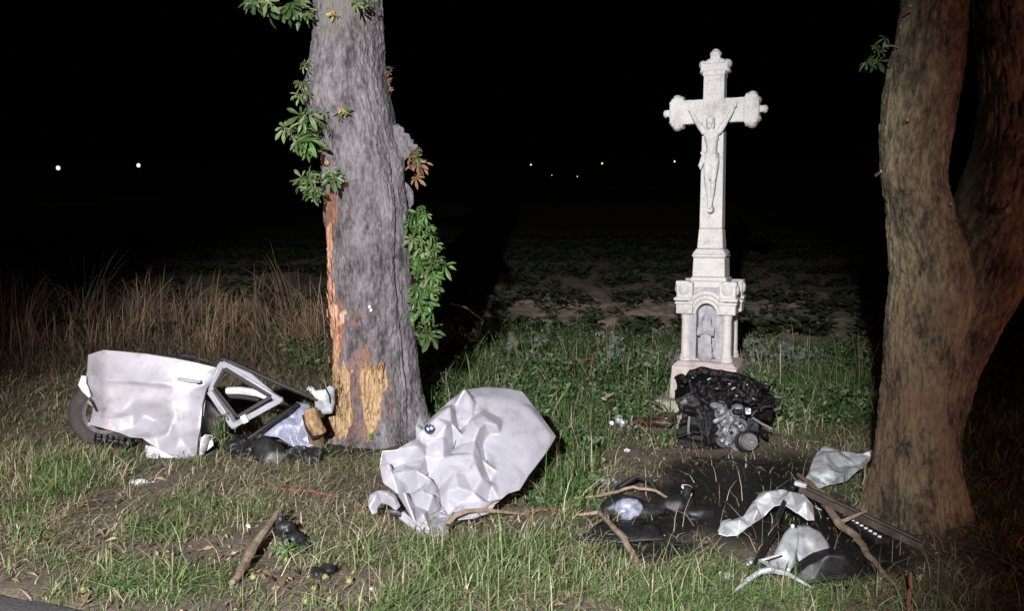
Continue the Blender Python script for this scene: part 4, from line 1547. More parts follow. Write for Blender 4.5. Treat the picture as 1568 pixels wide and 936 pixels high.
dbase = G(250, 706)
door = thing("car_wreckage", "dented white car door standing on edge left of the struck tree", "car part", (dbase.x, dbase.y, 0))
dp = Plane(Vector((dbase.x, dbase.y - .02, 0.02)), (1, 0.10, 0), (0.0, 0.20, 1))
dpts = c1h([(128, 152, -.10), (245, 128, .0), (480, 150, .005), (640, 176, .0), (740, 196, .0), (862, 226, -.02), (850, 262, -.03), (800, 340, -.03), (776, 430, -.035), (770, 560, -.02), (752, 610, -.04), (745, 725, -.02),
            (640, 722, .0), (560, 672, .03), (470, 610, .05), (400, 606, .03), (330, 582, .0), (230, 556, -.02), (145, 540, -.07), (152, 460, -.11), (152, 385, -.12), (108, 330, -.13), (98, 300, -.14), (112, 240, -.13),
            (265, 290, .022), (420, 298, .028), (600, 318, .030), (640, 330, .02), (790, 330, -.005),
            (262, 312, .008), (420, 322, .010), (600, 345, .010), (720, 352, .0), (252, 200, .008), (420, 220, .012), (600, 245, .012), (760, 260, -.005),
            (258, 400, .0), (262, 500, -.01), (420, 400, .015), (600, 420, .015), (700, 450, -.005), (340, 470, .018), (330, 500, -.01), (400, 480, -.01), (455, 482, -.055), (520, 515, -.06), (580, 560, -.02),
            (605, 588, .05), (625, 520, .03), (630, 470, .02), (480, 580, -.02), (400, 560, -.01), (540, 600, .03), (480, 612, .055), (660, 600, .01), (755, 560, -.02), (700, 660, .0), (640, 660, .01), (200, 470, -.06), (190, 330, -.06)])
sheet("panel", M['paint'], dp, [(a, b, h * 1.35) for a, b, h in dpts], 24, door, 4, 3, 0.006, 0.002, soft=lambda a, b: 0.12 + 0.5 * sstep(640, 600, b) * (1 - np.exp(-((b - 586) / 6.0) ** 2)) + 0.25 * sstep(190, 170, a))
# hem and inner skin behind the panel
ipts = c1h([(140, 165, -.16), (245, 140, -.10), (480, 160, -.09), (850, 240, -.09), (790, 360, -.10), (765, 560, -.10), (740, 700, -.10), (480, 590, -.10), (150, 520, -.17), (300, 350, -.13), (500, 400, -.10), (650, 450, -.13)])
sheet("inner_skin", M['paint_dirty'], dp, ipts, 9, door, 2, 1, 0.006, 0.01)
hb = MB()
for a, b in (((128, 152), (245, 128)), ((245, 128), (480, 150)), ((480, 150), (740, 196)), ((740, 196), (862, 226))):
    pass
# handle: recessed cup, pull bar and lock
hpl = lambda x_, y_, h_: dp.p(*c1(x_, y_), h_)
MB().tube([hpl(650, 288, .012), hpl(668, 290, .030), hpl(700, 294, .036), hpl(740, 300, .034), hpl(775, 303, .014)], [.012, .017, .019, .018, .012], 10).build("door_handle", M['paint'], door)
mb = MB().ell(hpl(655, 292, .012), (.020, .012, .018)).ell(hpl(768, 306, .006), (.034, .016, .020)).build("handle_recess", M['black_plastic'], door)
MB().cyl(hpl(792, 303, -.01), hpl(792, 303, .012), .011, 14).build("lock", M['steel'], door)
# torn edge and hinge rags on the left side
MB().tube([hpl(104, 270, -.13), hpl(100, 315, -.12), hpl(120, 350, -.11), hpl(146, 385, -.10)], [.02, .03, .026, .014], 8, .25).build("torn_hinge", M['paint_dirty'], door, smooth=False)
MB().beam(hpl(155, 400, -.075), hpl(196, 465, -.050), .012, .012).build("seal_strip", M['rubber'], door)
# window frame: painted bars, each with a black seal inside it
fr = [(882, 205), (1205, 402), (952, 540), (826, 352)]
inn = [(905, 232), (1158, 386), (972, 496), (850, 338)]
for i in range(4):
    a, b = fr[i], fr[(i + 1) % 4]
    ha, hb_ = (-.03, -.02)
    mbf = MB()
    wd = (.045, .06, .075, .05)[i]
    mbf.beam(hpl(*a, ha), hpl(*b, hb_), wd, .05)
    mbf.ell(hpl(*a, ha), wd * .5)
    fb = mbf.build("window_frame", M['paint'], door, bevel=.008)
    a, b = inn[i], inn[(i + 1) % 4]
    MB().beam(hpl(*a, .0), hpl(*b, .0), .018, .035).build("window_seal", M['rubber'], fb, bevel=.006)
MB().beam(hpl(1000, 510, -.005), hpl(1030, 496, -.005), .085, .07).build("frame_joint", M['paint_dirty'], door, bevel=.006)
# curved roof rail, black, and the pillar behind it
MB().tube([hpl(835, 222, -.05), hpl(860, 190, -.05), hpl(893, 180, -.05), hpl(1000, 225, -.06), hpl(1150, 295, -.07), hpl(1280, 350, -.07), hpl(1390, 398, -.08)], [.014, .020, .022, .020, .019, .018, .013], 10).build("window_rail", M['black_plastic'], door)
MB().tube([hpl(890, 200, -.03), hpl(1040, 270, -.035), hpl(1212, 404, -.03)], [.022, .026, .010], 8).build("frame_edge", M['paint'], door)
MB().tube([hpl(870, 352, -.30), hpl(950, 350, -.30), hpl(1050, 365, -.30), hpl(1110, 392, -.30)], [.034, .036, .034, .026], 8).build("inner_pillar", M['paint_dirty'], door)
MB().tube([hpl(868, 385, -.28), hpl(960, 388, -.28), hpl(1060, 405, -.28)], .018, 8).build("inner_seal", M['rubber'], door)
# lock pillar joining panel and frame, black sheet standing in for the void between
sheet("void_sheet", M['black_plastic'], dp, c1h([(790, 400, -.10), (850, 440, -.09), (905, 500, -.08), (900, 560, -.09), (850, 600, -.10), (770, 590, -.10), (780, 480, -.10)]), 7, door, 1, 1, .02, .02)
sheet("sill", M['paint_dirty'], Plane(dp.p(*c1(560, 735), -.16), (1, .1, 0), (0, .1, 1)), c1h([(478, 650, 0), (620, 690, .0), (742, 640, .0), (840, 560, 0), (850, 650, .02), (760, 720, .02), (620, 740, .02), (480, 742, .02), (550, 690, .03)]), 8, door, 2, 1, .02, .01)
MB().beam(hpl(770, 690, -.06), hpl(800, 600, -.1), .035, .03).build("bracket", M['alu'], door)
MB().beam(hpl(930, 690, -.02), hpl(1290, 425, -.20), .045, .045).build("sill_trim", M['black_plastic'], door, bevel=.01)
MB().tube([hpl(610, 170, -.12), hpl(660, 158, -.12), hpl(735, 168, -.12)], [.02, .026, .02], 8).build("belt_trim", M['black_plastic'], door)
MB().tube([hpl(735, 175, -.13), hpl(800, 188, -.13)], [.016, .010], 8).build("belt_clip", M['redbrown'], door)

# wheel half hidden below the door
wc = Vector((P(*c1(270, 575), 7.75).x, 7.75, 0.31))
wheel = thing("wheel", "dark dusty car wheel lying askew behind the dented door", "car part", (wc.x, wc.y, 0))
wax = Vector((0.25, -1, 0.12))
tpro = [(0.20, -.085), (0.235, -.10), (0.29, -.10), (0.315, -.085), (0.322, -.03), (0.322, .03), (0.315, .085), (0.29, .10), (0.235, .10), (0.20, .085)]
MB().lathe(tpro, wc, wax, 40).build("tyre", M['tyre'], wheel, angle=60)
rm_ = MB().lathe([(0.20, -.085), (0.19, -.05), (0.185, .05), (0.205, .085), (0.195, .07), (0.17, .05)], wc, wax, 32)
for i in range(5):
    a = i * 2 * math.pi / 5
    q = wax.normalized().to_track_quat('Z', 'Y').to_matrix()
    rm_.beam(wc + q @ Vector((.03 * math.cos(a), .03 * math.sin(a), .05)), wc + q @ Vector((.19 * math.cos(a), .19 * math.sin(a), .04)), .05, .03)
rm_.cyl(wc, wc + wax.normalized() * .06, .05, 16)
rm_.build("rim", M['steel'], wheel)

# suspension scraps beside the wheel
sp_ = G(195, 700)
strut = thing("suspension_strut", "black coil strut lying in the grass under the dented door", "car part", (sp_.x, sp_.y, 0))
a_, b_ = P(*c1(190, 612), 7.42), P(*c1(380, 640), 7.46)
cp_ = []
for i in range(70):
    t = i / 69
    q = (b_ - a_).to_track_quat('Z', 'Y').to_matrix()
    cp_.append(a_.lerp(b_, t) + q @ Vector((.045 * math.cos(t * 38), .045 * math.sin(t * 38), 0)))
MB().tube(cp_, .007, 6).build("coil_spring", M['char'], strut)
MB().tube([a_, b_], .02, 10).build("damper", M['black_plastic'], strut)
MB().lathe([(0, 0), (.07, 0), (.07, .02), (.03, .05), (0, .05)], b_, (b_ - a_), 18).build("mount", M['rubber'], strut)

# translucent airbag and rags in front of the trunk
ab = G(430, 690)
apl = Plane((ab.x, 7.45, 0.05), (1, .15, 0), (0, .45, 1))
air = sheet("plastic_sheet", M['foil'], apl, c1h([(1105, 595, 0), (1160, 540, .03), (1222, 488, .0), (1300, 418, .04), (1370, 425, .0), (1385, 540, .03), (1412, 650, .0), (1350, 668, .05), (1290, 662, .0), (1200, 612, .04),
                                               (1240, 540, .08), (1290, 500, .0), (1320, 560, .10), (1262, 600, .0), (1345, 500, .07), (1340, 610, .02), (1180, 570, .06), (1300, 620, .07)]), 10, None, 3, 1, .003, .03, 5, at=(ab.x, 7.45, 0.0))
tag(air, "crumpled grey-blue plastic sheet wedged between the car door and the tree foot", "car part")
bl = sheet("plastic_fragment", M['blue'], Plane(G(382, 695, .02), (1, .1, 0), (0, .8, .6)), c1h([(985, 640, 0), (1020, 612, .01), (1090, 610, .0), (1085, 690, .0), (1040, 712, .01), (990, 690, 0), (1040, 660, .03)]), 6, None, 2, 1, .004, .01, at=G(382, 695))
tag(bl, "pale blue plastic fragment below the door's black sill trim", "debris")
bk = sheet("trim_panel", M['black_plastic'], Plane(G(415, 710, .02), (1, .1, 0), (0, .5, .9)), c1h([(1070, 620, 0), (1130, 600, .02), (1215, 640, .0), (1260, 700, .02), (1230, 770, 0), (1120, 770, .02), (1060, 720, 0), (1150, 690, .06)]), 7, None, 2, 1, .006, .02, at=G(415, 710))
tag(bk, "torn black plastic trim lying in front of the grey-blue sheet", "car part")
for lb, q_ in (("crumpled black plastic liner between the sapling and the pale blue fragment", [(900, 640, 0), (960, 600, .04), (1040, 590, .0), (1075, 640, .05), (1040, 700, .0), (960, 720, .03), (905, 700, 0), (990, 650, .10)]),
               ("black rubber flap lying at the tree foot before the wood chunk", [(1240, 690, 0), (1300, 660, .04), (1400, 665, .0), (1450, 700, .05), (1420, 760, .0), (1320, 770, .03), (1250, 740, 0), (1340, 710, .09)])):
    gq = G(*c1(q_[5][0], q_[5][1]))
    tag(sheet("liner_scrap", M['black_plastic'], Plane(gq + Vector((0, 0, .02)), (1, .1, 0), (0, .7, .7)), [(a, b, h * .45) for a, b, h in c1h(q_)], 7, None, 4, 1, .005, .05, 12, at=gq, ridge=lambda a, b: 1.3), lb, "car part")
wk = P(*c1(1395, 515), 7.35)
wkt = thing("wood_chunk", "short pale chunk of splintered tree wood beside the trunk foot", "wood", (wk.x, wk.y, wk.z - .15))
mb = MB().tube([P(*c1(1370, 455), 7.36), P(*c1(1385, 500), 7.34), P(*c1(1410, 545), 7.34), P(*c1(1425, 582), 7.36)], [.05, .068, .07, .06], 9, .16)
fuse(mb.build("core", M['wood_old'], wkt), .010, 0, .022, 16, 4)
MB().tube([P(*c1(1345, 480), 7.42), P(*c1(1375, 550), 7.42), P(*c1(1410, 610), 7.42)], [.03, .06, .04], 9, .2).build("bark", M['redbrown'], wkt)
MB().tube([P(*c1(1400, 580), 7.45), G(480, 690) + Vector((0, .1, -.02))], [.06, .07], 9, .25).build("splintered_root", M['twig'], wkt)
bkp = Plane(P(*c1(1440, 400), 7.62), (1, .3, 0), (0, .2, 1))
brk = thing("metal_bracket", "bent pale metal bracket with an eyelet jammed against the trunk", "car part", P(*c1(1440, 480), 7.62))
sheet("plate", M['alu'], bkp, c1h([(1352, 345, 0), (1362, 328, .0), (1385, 330, .0), (1400, 350, .01), (1450, 345, .03), (1480, 322, .02), (1505, 340, 0), (1508, 420, 0), (1490, 475, .02), (1440, 480, .0), (1400, 440, .0), (1395, 385, .02), (1375, 362, 0), (1450, 400, .05)]), 13, brk, 2, 1, .006, .01)
MB().lathe([(.012, -.006), (.020, -.008), (.020, .008), (.012, .008)], bkp.p(*c1(1372, 345), .004), bkp.n, 14).build("eyelet", M['rubber'], brk)
MB().tube([bkp.p(*c1(1455, 340), .05), bkp.p(*c1(1475, 380), .05), bkp.p(*c1(1480, 420), .03)], .007, 6).build("cable", M['rubber'], brk)

# ------------------------------------------------------------------ crumpled bonnet
def c4(x_, y_):
    return 550 + x_ / 3.467, 570 + y_ / 3.467


def c4h(l_):
    return [(*c4(a, b), h) for a, b, h in l_]


hb0 = G(668, 822)
hood = thing("car_hood", "crumpled white car bonnet with a round blue and white badge, leaning in the grass", "car part", (hb0.x, hb0.y, 0))
al = R(41)
hp_ = Plane((hb0.x, hb0.y, 0.03), (1, 0.30, 0.0), (0.05, math.cos(al), math.sin(al)))
hl = [(572, 70, -.035), (680, 60, -.035), (790, 72, -.035), (872, 86, -.04), (930, 160, -.04), (1050, 325, -.04), (1000, 412, -.03), (900, 545, -.02), (852, 625, -.01), (790, 648, .0), (722, 706, .0),
      (690, 742, -.02), (600, 782, .0), (505, 792, .0), (440, 885, .02), (385, 888, .02), (300, 822, .01), (205, 655, .01), (130, 590, .0), (108, 500, .0), (118, 440, .03), (200, 442, .05), (300, 376, .03), (297, 305, .03), (315, 263, .04), (345, 286, .0), (440, 202, .02), (512, 132, .0)]
hi = [(640, 138, .012), (720, 143, .012), (780, 155, .012), (840, 170, .012), (890, 195, .011), (930, 235, .010), (985, 300, .004), (1015, 335, -.005), (960, 380, .004), (900, 450, .008), (830, 330, .014), (800, 480, .010), (760, 400, .012), (850, 560, .0), (770, 600, .004), (700, 200, .014), (600, 150, .012), (760, 260, .014), (745, 335, .012), (728, 452, .010), (735, 530, .008), (732, 600, .004), (738, 680, .0), (660, 215, .012), (620, 185, .010),
      (545, 146, .085), (575, 165, .05), (603, 240, -.005), (650, 270, .05), (722, 322, .075), (690, 330, .0), (535, 294, -.045), (470, 240, .075), (500, 200, .03), (400, 285, .055), (450, 330, .07), (440, 372, .04), (512, 370, -.05), (480, 300, .05),
      (495, 420, -.035), (440, 470, .02), (378, 520, -.06), (590, 300, .05), (600, 400, .045), (655, 310, .06), (660, 370, -.02), (690, 452, -.085), (640, 470, .02), (590, 470, .045), (560, 560, .015), (500, 560, .03), (640, 600, .055), (600, 660, .03),
      (705, 560, -.06), (700, 610, .02), (690, 670, -.05), (650, 700, .03), (545, 690, -.01), (480, 722, -.07), (440, 650, -.06), (405, 560, -.05), (370, 590, .03), (330, 600, -.035), (300, 545, .03), (255, 600, .0), (230, 560, .045), (330, 650, .03),
      (380, 690, .05), (430, 720, -.05), (360, 740, .0), (300, 690, -.04), (300, 430, .05), (350, 450, .0), (240, 490, .0), (180, 500, -.03), (170, 570, .045), (150, 520, .05), (230, 680, .06), (330, 800, .065), (420, 860, .06), (270, 640, -.03), (380, 790, -.02),
      (330, 345, .045), (395, 375, .035), (360, 400, .01), (470, 640, .01), (520, 640, .04), (430, 590, -.06), (610, 540, .055), (620, 350, .065), (545, 350, .02)]
skin = sheet("outer_skin", M['paint'], hp_, [(a, b, h * (1.6 if a + (b - 680) * .25 < 752 else 1.15)) for a, b, h in c4h(hl + hi)], len(hl), hood, 4, 2, .006, .002, 3, ridge=lambda a, b: 0.40 * sstep(770, 690, a + (b - 680) * .25), soft=lambda a, b: 0.22 * (sstep(735, 775, a + (b - 640) * .12) + sstep(640, 612, b)))
# reinforcing frame under the skin, resting on the ground behind it
mb = MB()
gr = lambda v_: Vector((v_.x, v_.y, tz(v_.x, v_.y) - .01))
for a in ((620, 300), (700, 260), (560, 480)):
    q = hp_.p(*c4(*a), -.07)
    mb.beam(q, gr(q + Vector((.03, .10, 0))), .05, .03)
for a, b in (((620, 130), (840, 140)), ((840, 140), (960, 330)), ((960, 330), (840, 520)), ((460, 260), (620, 130)), ((700, 600), (840, 520)), ((460, 260), (640, 600)), ((620, 300), (900, 330))):
    mb.beam(hp_.p(*c4(*a), -.10), hp_.p(*c4(*b), -.11), .06, .025)
mb.build("inner_frame", M['paint_dirty'], hood, bevel=.006)
# front lip torn from the frame, lock carrier rags
sheet("front_lip", M['paint'], Plane(hp_.p(*c4(150, 720), -.01), hp_.u, hp_.v), c4h([(48, 698, 0), (58, 668, .03), (98, 650, .04), (150, 662, .05), (190, 672, .03), (218, 712, .0), (196, 735, .0), (160, 706, .0), (118, 700, .01), (98, 720, .0), (94, 752, .0), (68, 762, .0), (52, 730, .02), (80, 690, .06), (140, 682, .07), (180, 700, .05)]), 13, hood, 3, 1, .006, .01, 6, ridge=lambda a, b: .4)
sheet("front_lip", M['paint'], Plane(hp_.p(*c4(280, 800), -.03), hp_.u, hp_.v), c4h([(200, 765, 0), (235, 752, .03), (330, 850, .03), (395, 890, .01), (340, 890, 0), (260, 815, .0), (290, 820, .04)]), 6, hood, 2, 1, .008, .008)
MB().tube([hp_.p(*c4(165, 735), -.03), hp_.p(*c4(210, 745), -.03), hp_.p(*c4(235, 760), -.03)], [.02, .03, .014], 8, .2).build("hood_latch", M['black_plastic'], hood)
MB().tube([hp_.p(*c4(470, 815), .02), hp_.p(*c4(500, 770), .03), hp_.p(*c4(510, 800), .0)], [.012, .018, .012], 7, .2).build("torn_rag", M['rubber'], hood)
_sk = np.array([tuple((Vector(v.co) + wloc(hood)) - hp_.o) for v in skin.data.vertices])
_su, _sv, _sh = _sk @ np.array(hp_.u), _sk @ np.array(hp_.v), _sk @ np.array(hp_.n)


def on_skin(x_, y_, up_=0.0):
    a_, b_ = hp_.hit(*c4(x_, y_))
    return hp_.w(a_, b_, float(_sh[np.argmin((_su - a_) ** 2 + (_sv - b_) ** 2)]) + up_)


for pth, r_ in ((((345, 455), (366, 480), (374, 505), (362, 530), (348, 548)), .005), (((405, 640), (425, 668), (445, 690), (485, 722)), .0045), (((686, 420), (692, 440), (680, 462)), .004), (((530, 300), (518, 350), (500, 400), (460, 450), (400, 505)), .0022), (((330, 600), (318, 590), (300, 565)), .003), (((560, 600), (530, 650), (495, 715)), .002)):
    MB().tube([on_skin(*q) for q in pth], [r_ * .4] + [r_] * (len(pth) - 2) + [r_ * .4], 6).build("tear", M['rubber'], hood)
# round badge with ring, quartered centre and lettering
_u, _v = hp_.hit(*c4(366, 338))
_hs = [((Vector(v.co) + wloc(hood)) - hp_.o) for v in skin.data.vertices]
_hs = [q.dot(hp_.n) for q in _hs if (q.dot(hp_.u) - _u) ** 2 + (q.dot(hp_.v) - _v) ** 2 < .035 ** 2]
bc = hp_.w(_u, _v, max(_hs) + .004)
bq = Matrix((hp_.u, hp_.v, hp_.n)).transposed() @ Matrix.Rotation(R(-38), 3, 'Z') @ Matrix.Rotation(R(8), 3, 'X')
badge = MB()
badge.lathe([(0.0, -.02), (.036, -.02), (.0375, .002), (.036, .005), (0, .005)], bc, bq @ Vector((0, 0, 1)), 32)
badge = badge.build("badge", M['badge_black'], hood, at=bc)
MB().lathe([(.0355, .004), (.036, .007), (.0375, .007), (.038, .003)], bc, bq @ Vector((0, 0, 1)), 32).build("badge_rim", M['steel'], badge)
for i in range(4):
    a0 = i * math.pi / 2
    pts_ = [bc + bq @ Vector((0, 0, .0065))] + [bc + bq @ Vector((.022 * math.cos(a0 + k_ * math.pi / 16), .022 * math.sin(a0 + k_ * math.pi / 16), .0065)) for k_ in range(9)]
    MB().add(pts_, [tuple(range(10))]).build("badge_quarter", M['badge_blue' if i % 2 else 'badge_white'], badge, smooth=False)
for k_, ch in enumerate("BMW"):
    cu = bpy.data.curves.new("letter", 'FONT')
    cu.body = ch
    cu.size = .015
    cu.align_x, cu.align_y = 'CENTER', 'CENTER'
    tmp = link(bpy.data.objects.new("letter", cu))
    bpy.context.view_layer.update()
    me = bpy.data.meshes.new_from_object(tmp.evaluated_get(bpy.context.evaluated_depsgraph_get()))
    bpy.data.objects.remove(tmp)
    me.materials.clear()
    lo = mesh_obj("letter", me, M['badge_white'], badge)
    aa = R((42, 0, -42)[k_])
    lo.matrix_basis = bq.to_4x4() @ Matrix.Rotation(aa, 4, 'Z') @ Matrix.Translation((0, .0288, .0062))

# ------------------------------------------------------------------ burnt engine in front of the cross
def c7(x_, y_):
    return 920 + x_ / 5.227, 550 + y_ / 5.227


ED = 7.65
eb = G(1112, 692)
eng = thing("car_engine", "burnt black car engine with silver casing and pulley, lying before the cross", "car part", (eb.x, ED, 0))
e7 = lambda x_, y_, d=0.0: P(*c7(x_, y_), ED + d)
mb = MB()
rb = random.Random(5)
for (x_, y_, d, w_, h_, t_) in ((780, 230, .08, .30, .20, -.25), (900, 230, .05, .40, .20, .12), (1080, 270, .10, .38, .20, .2), (1240, 340, .14, .24, .22, .35), (700, 330, .05, .20, .20, -.5), (760, 470, .05, .26, .34, .1),
                                (880, 520, .05, .30, .32, -.1), (1020, 500, .15, .34, .36, .1), (1170, 470, .18, .28, .30, .2), (740, 600, .06, .26, .16, .05), (900, 650, .06, .36, .14, 0), (1080, 650, .14, .36, .2, -.1)):
    m3 = Matrix.Rotation(t_, 3, 'Y') @ Matrix.Rotation(rb.uniform(-.3, .3), 3, 'X') @ Matrix.Rotation(rb.uniform(-.4, .4), 3, 'Z')
    mb.box(e7(x_, y_, d), (w_, .34, h_), m3, rb.uniform(.75, 1.0))
for i in range(46):
    x_, y_ = rb.uniform(640, 1330), rb.uniform(130, 640)
    y_ = max(y_, 110 + abs(x_ - 850) * .25)
    c_ = e7(x_, y_, rb.uniform(-.16, -.04))
    m3 = Matrix.Rotation(rb.uniform(-1, 1), 3, 'Y') @ Matrix.Rotation(rb.uniform(-.6, .6), 3, 'X')
    if i % 3:
        mb.box(c_, (rb.uniform(.02, .10), rb.uniform(.04, .12), rb.uniform(.015, .06)), m3)
    else:
        q = m3 @ Vector((rb.uniform(.03, .07), -.02, 0))
        mb.tube([c_ - q, c_ + q], rb.uniform(.012, .03), 9)
blk = fuse(mb.build("block", M['char'], eng), .011, 0, .012, 24, 23)
# ribbed cover with wavy cast edge
mb = MB()
for i in range(8):
    t = i / 7
    a = e7(690 + 560 * t, 130 + 55 * t + 20 * math.sin(i * 2.1), .0)
    b = e7(720 + 520 * t, 250 + 90 * t, -.12)
    mb.tube([a, a.lerp(b, .5) + Vector((0, -.05, .035)), b], [.018, .026, .016], 8, .15)
mb.tube([e7(640, 230, -.02), e7(720, 120, .02), e7(800, 95, .04), e7(900, 110, .05), e7(1080, 135, .06), e7(1230, 190, .08), e7(1350, 260, .1)], [.03, .035, .04, .04, .035, .035, .02], 9, .15)
fuse(mb.build("valve_cover", M['char'], eng), .011, 0, .012, 24, 29)
for (x_, y_, l_, a_) in ((865, 160, .045, -.4), (1030, 200, .03, 0), (940, 240, .06, .3), (1060, 235, .05, -.5), (1220, 320, .035, .7), (1085, 295, .03, 0), (735, 150, .02, .3), (1170, 205, .02, -.3)):
    c_ = e7(x_, y_, -.17 if 150 < y_ else -.1)
    MB().box(c_, (l_ * .8, .03, .009), Matrix.Rotation(a_, 3, 'Y')).build("painted_glint", M['alu'], eng, bevel=.004)  # pale box standing in for a glint on the engine
mb = MB()
for (x_, y_, d, r_) in ((960, 420, -.08, (.07, .08, .10)), (1010, 500, -.10, (.09, .10, .12)), (1000, 620, -.10, (.10, .12, .10)), (1090, 560, -.10, (.09, .11, .10)), (1120, 530, -.16, (.06, .06, .06)), (1090, 650, -.08, (.09, .12, .11)), (920, 380, -.1, (.05, .06, .04)), (1095, 410, -.1, (.06, .06, .06))):
    mb.ell(e7(x_, y_, d), r_)
mb.box(e7(1000, 560, -.2), (.05, .06, .25), Matrix.Rotation(.4, 3, 'Y'))
mb.box(e7(960, 470, -.18), (.16, .06, .035), Matrix.Rotation(-.5, 3, 'Y'))
fuse(mb.build("casing", M['casing'], eng), .010, 2, .03, 14, 31)
pc, pax = e7(1178, 662, -.22), Vector((.35, -1, .12)).normalized()
MB().lathe([(.0, -.05), (.095, -.05), (.100, -.03), (.092, -.015), (.100, .0), (.098, .02), (.085, .03), (.0, .03)], pc - pax * .02, pax, 30).build("drive_belt", M['rubber'], eng)
pul = MB().lathe([(.0, .050), (.018, .052), (.022, .042), (.034, .040), (.038, .050), (.050, .050), (.055, .038), (.072, .042), (.078, .030), (.078, .0)], pc, pax, 30).build("pulley", M['steel'], eng)
MB().lathe([(.0, .062), (.012, .062), (.012, .045)], pc, pax, 6).build("bolt", M['alu'], pul, smooth=False)
for i, (x_, y_) in enumerate(((1180, 410), (1050, 590), (1110, 540), (930, 620), (1005, 680))):
    c_ = e7(x_, y_, -.22)
    MB().lathe([(0, .012), (.012, .012), (.014, -.02)], c_, (0, -1, .1), 6).build("bolt", M['alu' if i % 2 == 0 else 'char'], eng, smooth=False)
MB().box(e7(1178, 418, -.16), (.045, .04, .055)).build("sensor", M['bone'], eng, bevel=.008)
for pth, r_ in (([(1380, 300, .0), (1300, 350, -.1), (1240, 410, -.14), (1210, 460, -.14)], .008), ([(1210, 470, -.1), (1290, 520, -.1), (1370, 560, -.12)], .012), ([(1390, 300, .1), (1450, 310, .1), (1440, 390, .1), (1380, 410, .05)], .012),
                ([(940, 490, -.18), (960, 540, -.2), (1020, 570, -.2), (1040, 600, -.2), (1000, 680, -.18)], .006), ([(880, 330, -.14), (950, 350, -.16), (1000, 360, -.14)], .007), ([(620, 330, 0), (660, 420, -.05), (610, 560, -.05)], .014),
                ([(710, 460, -.17), (700, 560, -.18), (705, 620, -.16)], .012), ([(780, 400, -.17), (810, 480, -.2), (820, 560, -.18)], .016), ([(850, 210, -.2), (920, 245, -.24), (1000, 240, -.22)], .006)):
    MB().tube([e7(*q) for q in pth], r_, 7).build("hose", M['rubber' if r_ < .012 or r_ > .0155 else 'steel'], eng)
MB().tube([e7(690, 330, -.1), e7(650, 350, -.08), e7(625, 320, -.02)], [.03, .022, .012], 8, .2).build("broken_mount", M['casing'], eng, smooth=False)

# red-brown subframe arm with a pale end, left of the engine
arm = thing("broken_axle", "red-brown broken suspension arm with silver end, left of the engine", "car part", G(985, 660))
e8 = lambda x_, y_, d=0.0: P(*c7(x_, y_), 7.9 + d)
ga = lambda x_, y_, up: G(*c7(x_, y_ + 18), up + .03)
fuse(MB().tube([ga(215, 530, .03), ga(300, 545, .05), ga(430, 560, .06), ga(540, 565, .05), ga(640, 520, .10), ga(690, 420, .1)], [.03, .04, .05, .04, .035, .03], 9, .2).build("arm", M['redbrown'], arm), .012, 1, .02, 18, 41)
fuse(MB().tube([ga(150, 540, .10), ga(140, 550, .06), ga(170, 560, .04), ga(210, 545, .04)], [.03, .04, .04, .025], 9, .3).build("joint", M['alu'], arm), .010, 1, .015, 20, 43)
MB().ell(ga(85, 545, .03), (.03, .02, .025)).build("bush", M['bone'], arm)
for x_ in (240, 620, 605):
    MB().tube([ga(x_, 545, .04), ga(x_ + 12, 545, .11)], [.008, .006], 6).build("stud", M['alu'], arm)

# ------------------------------------------------------------------ bent panels before the two-stemmed tree
def c8(x_, y_):
    return 1060 + x_ / 3.087, 660 + y_ / 3.087


def c8h(l_):
    return [(*c8(a, b), h) for a, b, h in l_]


pa = G(1262, 760)
plA = Plane((pa.x, pa.y + .05, 0.06), (1, .10, .02), (0, 1, .42))
fa = sheet("fender_panel", M['alu'], plA, c8h([(515, 268, 0), (545, 215, .03), (572, 140, .03), (600, 95, .01), (625, 72, .0), (700, 100, .02), (800, 126, .03), (852, 108, .05), (846, 140, .02), (800, 190, .03), (720, 242, .0), (640, 262, .0), (580, 280, .0),
                                               (620, 140, .06), (690, 170, -.02), (740, 200, .06), (640, 220, .07), (780, 160, -.02), (830, 125, .06), (700, 230, .07), (570, 255, .04), (680, 130, .05)]), 13, None, 4, 2, .006, .012, 7, ridge=lambda a, b: .5, at=(pa.x, pa.y, 0))
tag(fa, "silver crumpled metal panel leaning against the foot of the two-stemmed tree", "car part")
pb = G(1180, 822)
plB = Plane((pb.x, pb.y + .03, 0.05), (1, .05, .05), (0, 1, .55))
fb_ = sheet("fender_panel", M['alu'], plB, c8h([(122, 486, 0), (160, 432, .0), (240, 412, .02), (285, 350, .03), (330, 296, .02), (420, 305, .05), (520, 326, .06), (560, 380, .06), (575, 442, .04), (540, 448, .04), (490, 422, .05), (420, 388, .07), (380, 392, .06), (330, 424, .03), (270, 465, .02), (212, 498, .0), (160, 500, .0),
                                                (350, 340, .10), (450, 350, .13), (400, 368, .06), (300, 420, .09), (220, 450, .06), (520, 400, .12), (480, 385, .05)]), 17, None, 4, 2, .006, .012, 8, ridge=lambda a, b: .35, at=(pb.x, pb.y, 0))
tag(fb_, "arched silver wheel arch panel with a torn rim, in front of the leaning panel", "car part")
pcn = G(1205, 880)
shld = thing("brake_assembly", "pinkish grey disc shield and hub piece under the arched silver panel", "car part", (pcn.x, pcn.y, 0))
plC = Plane((pcn.x, pcn.y, 0.04), (1, .1, 0), (.05, .8, .6))
sheet("dust_shield", M['alu'], plC, c8h([(470, 452, .0), (500, 470, .02), (490, 560, .03), (480, 640, .0), (440, 690, .0), (350, 645, .0), (385, 590, .01), (430, 500, .03), (440, 580, .05)]), 8, shld, 2, 1, .006, .012)
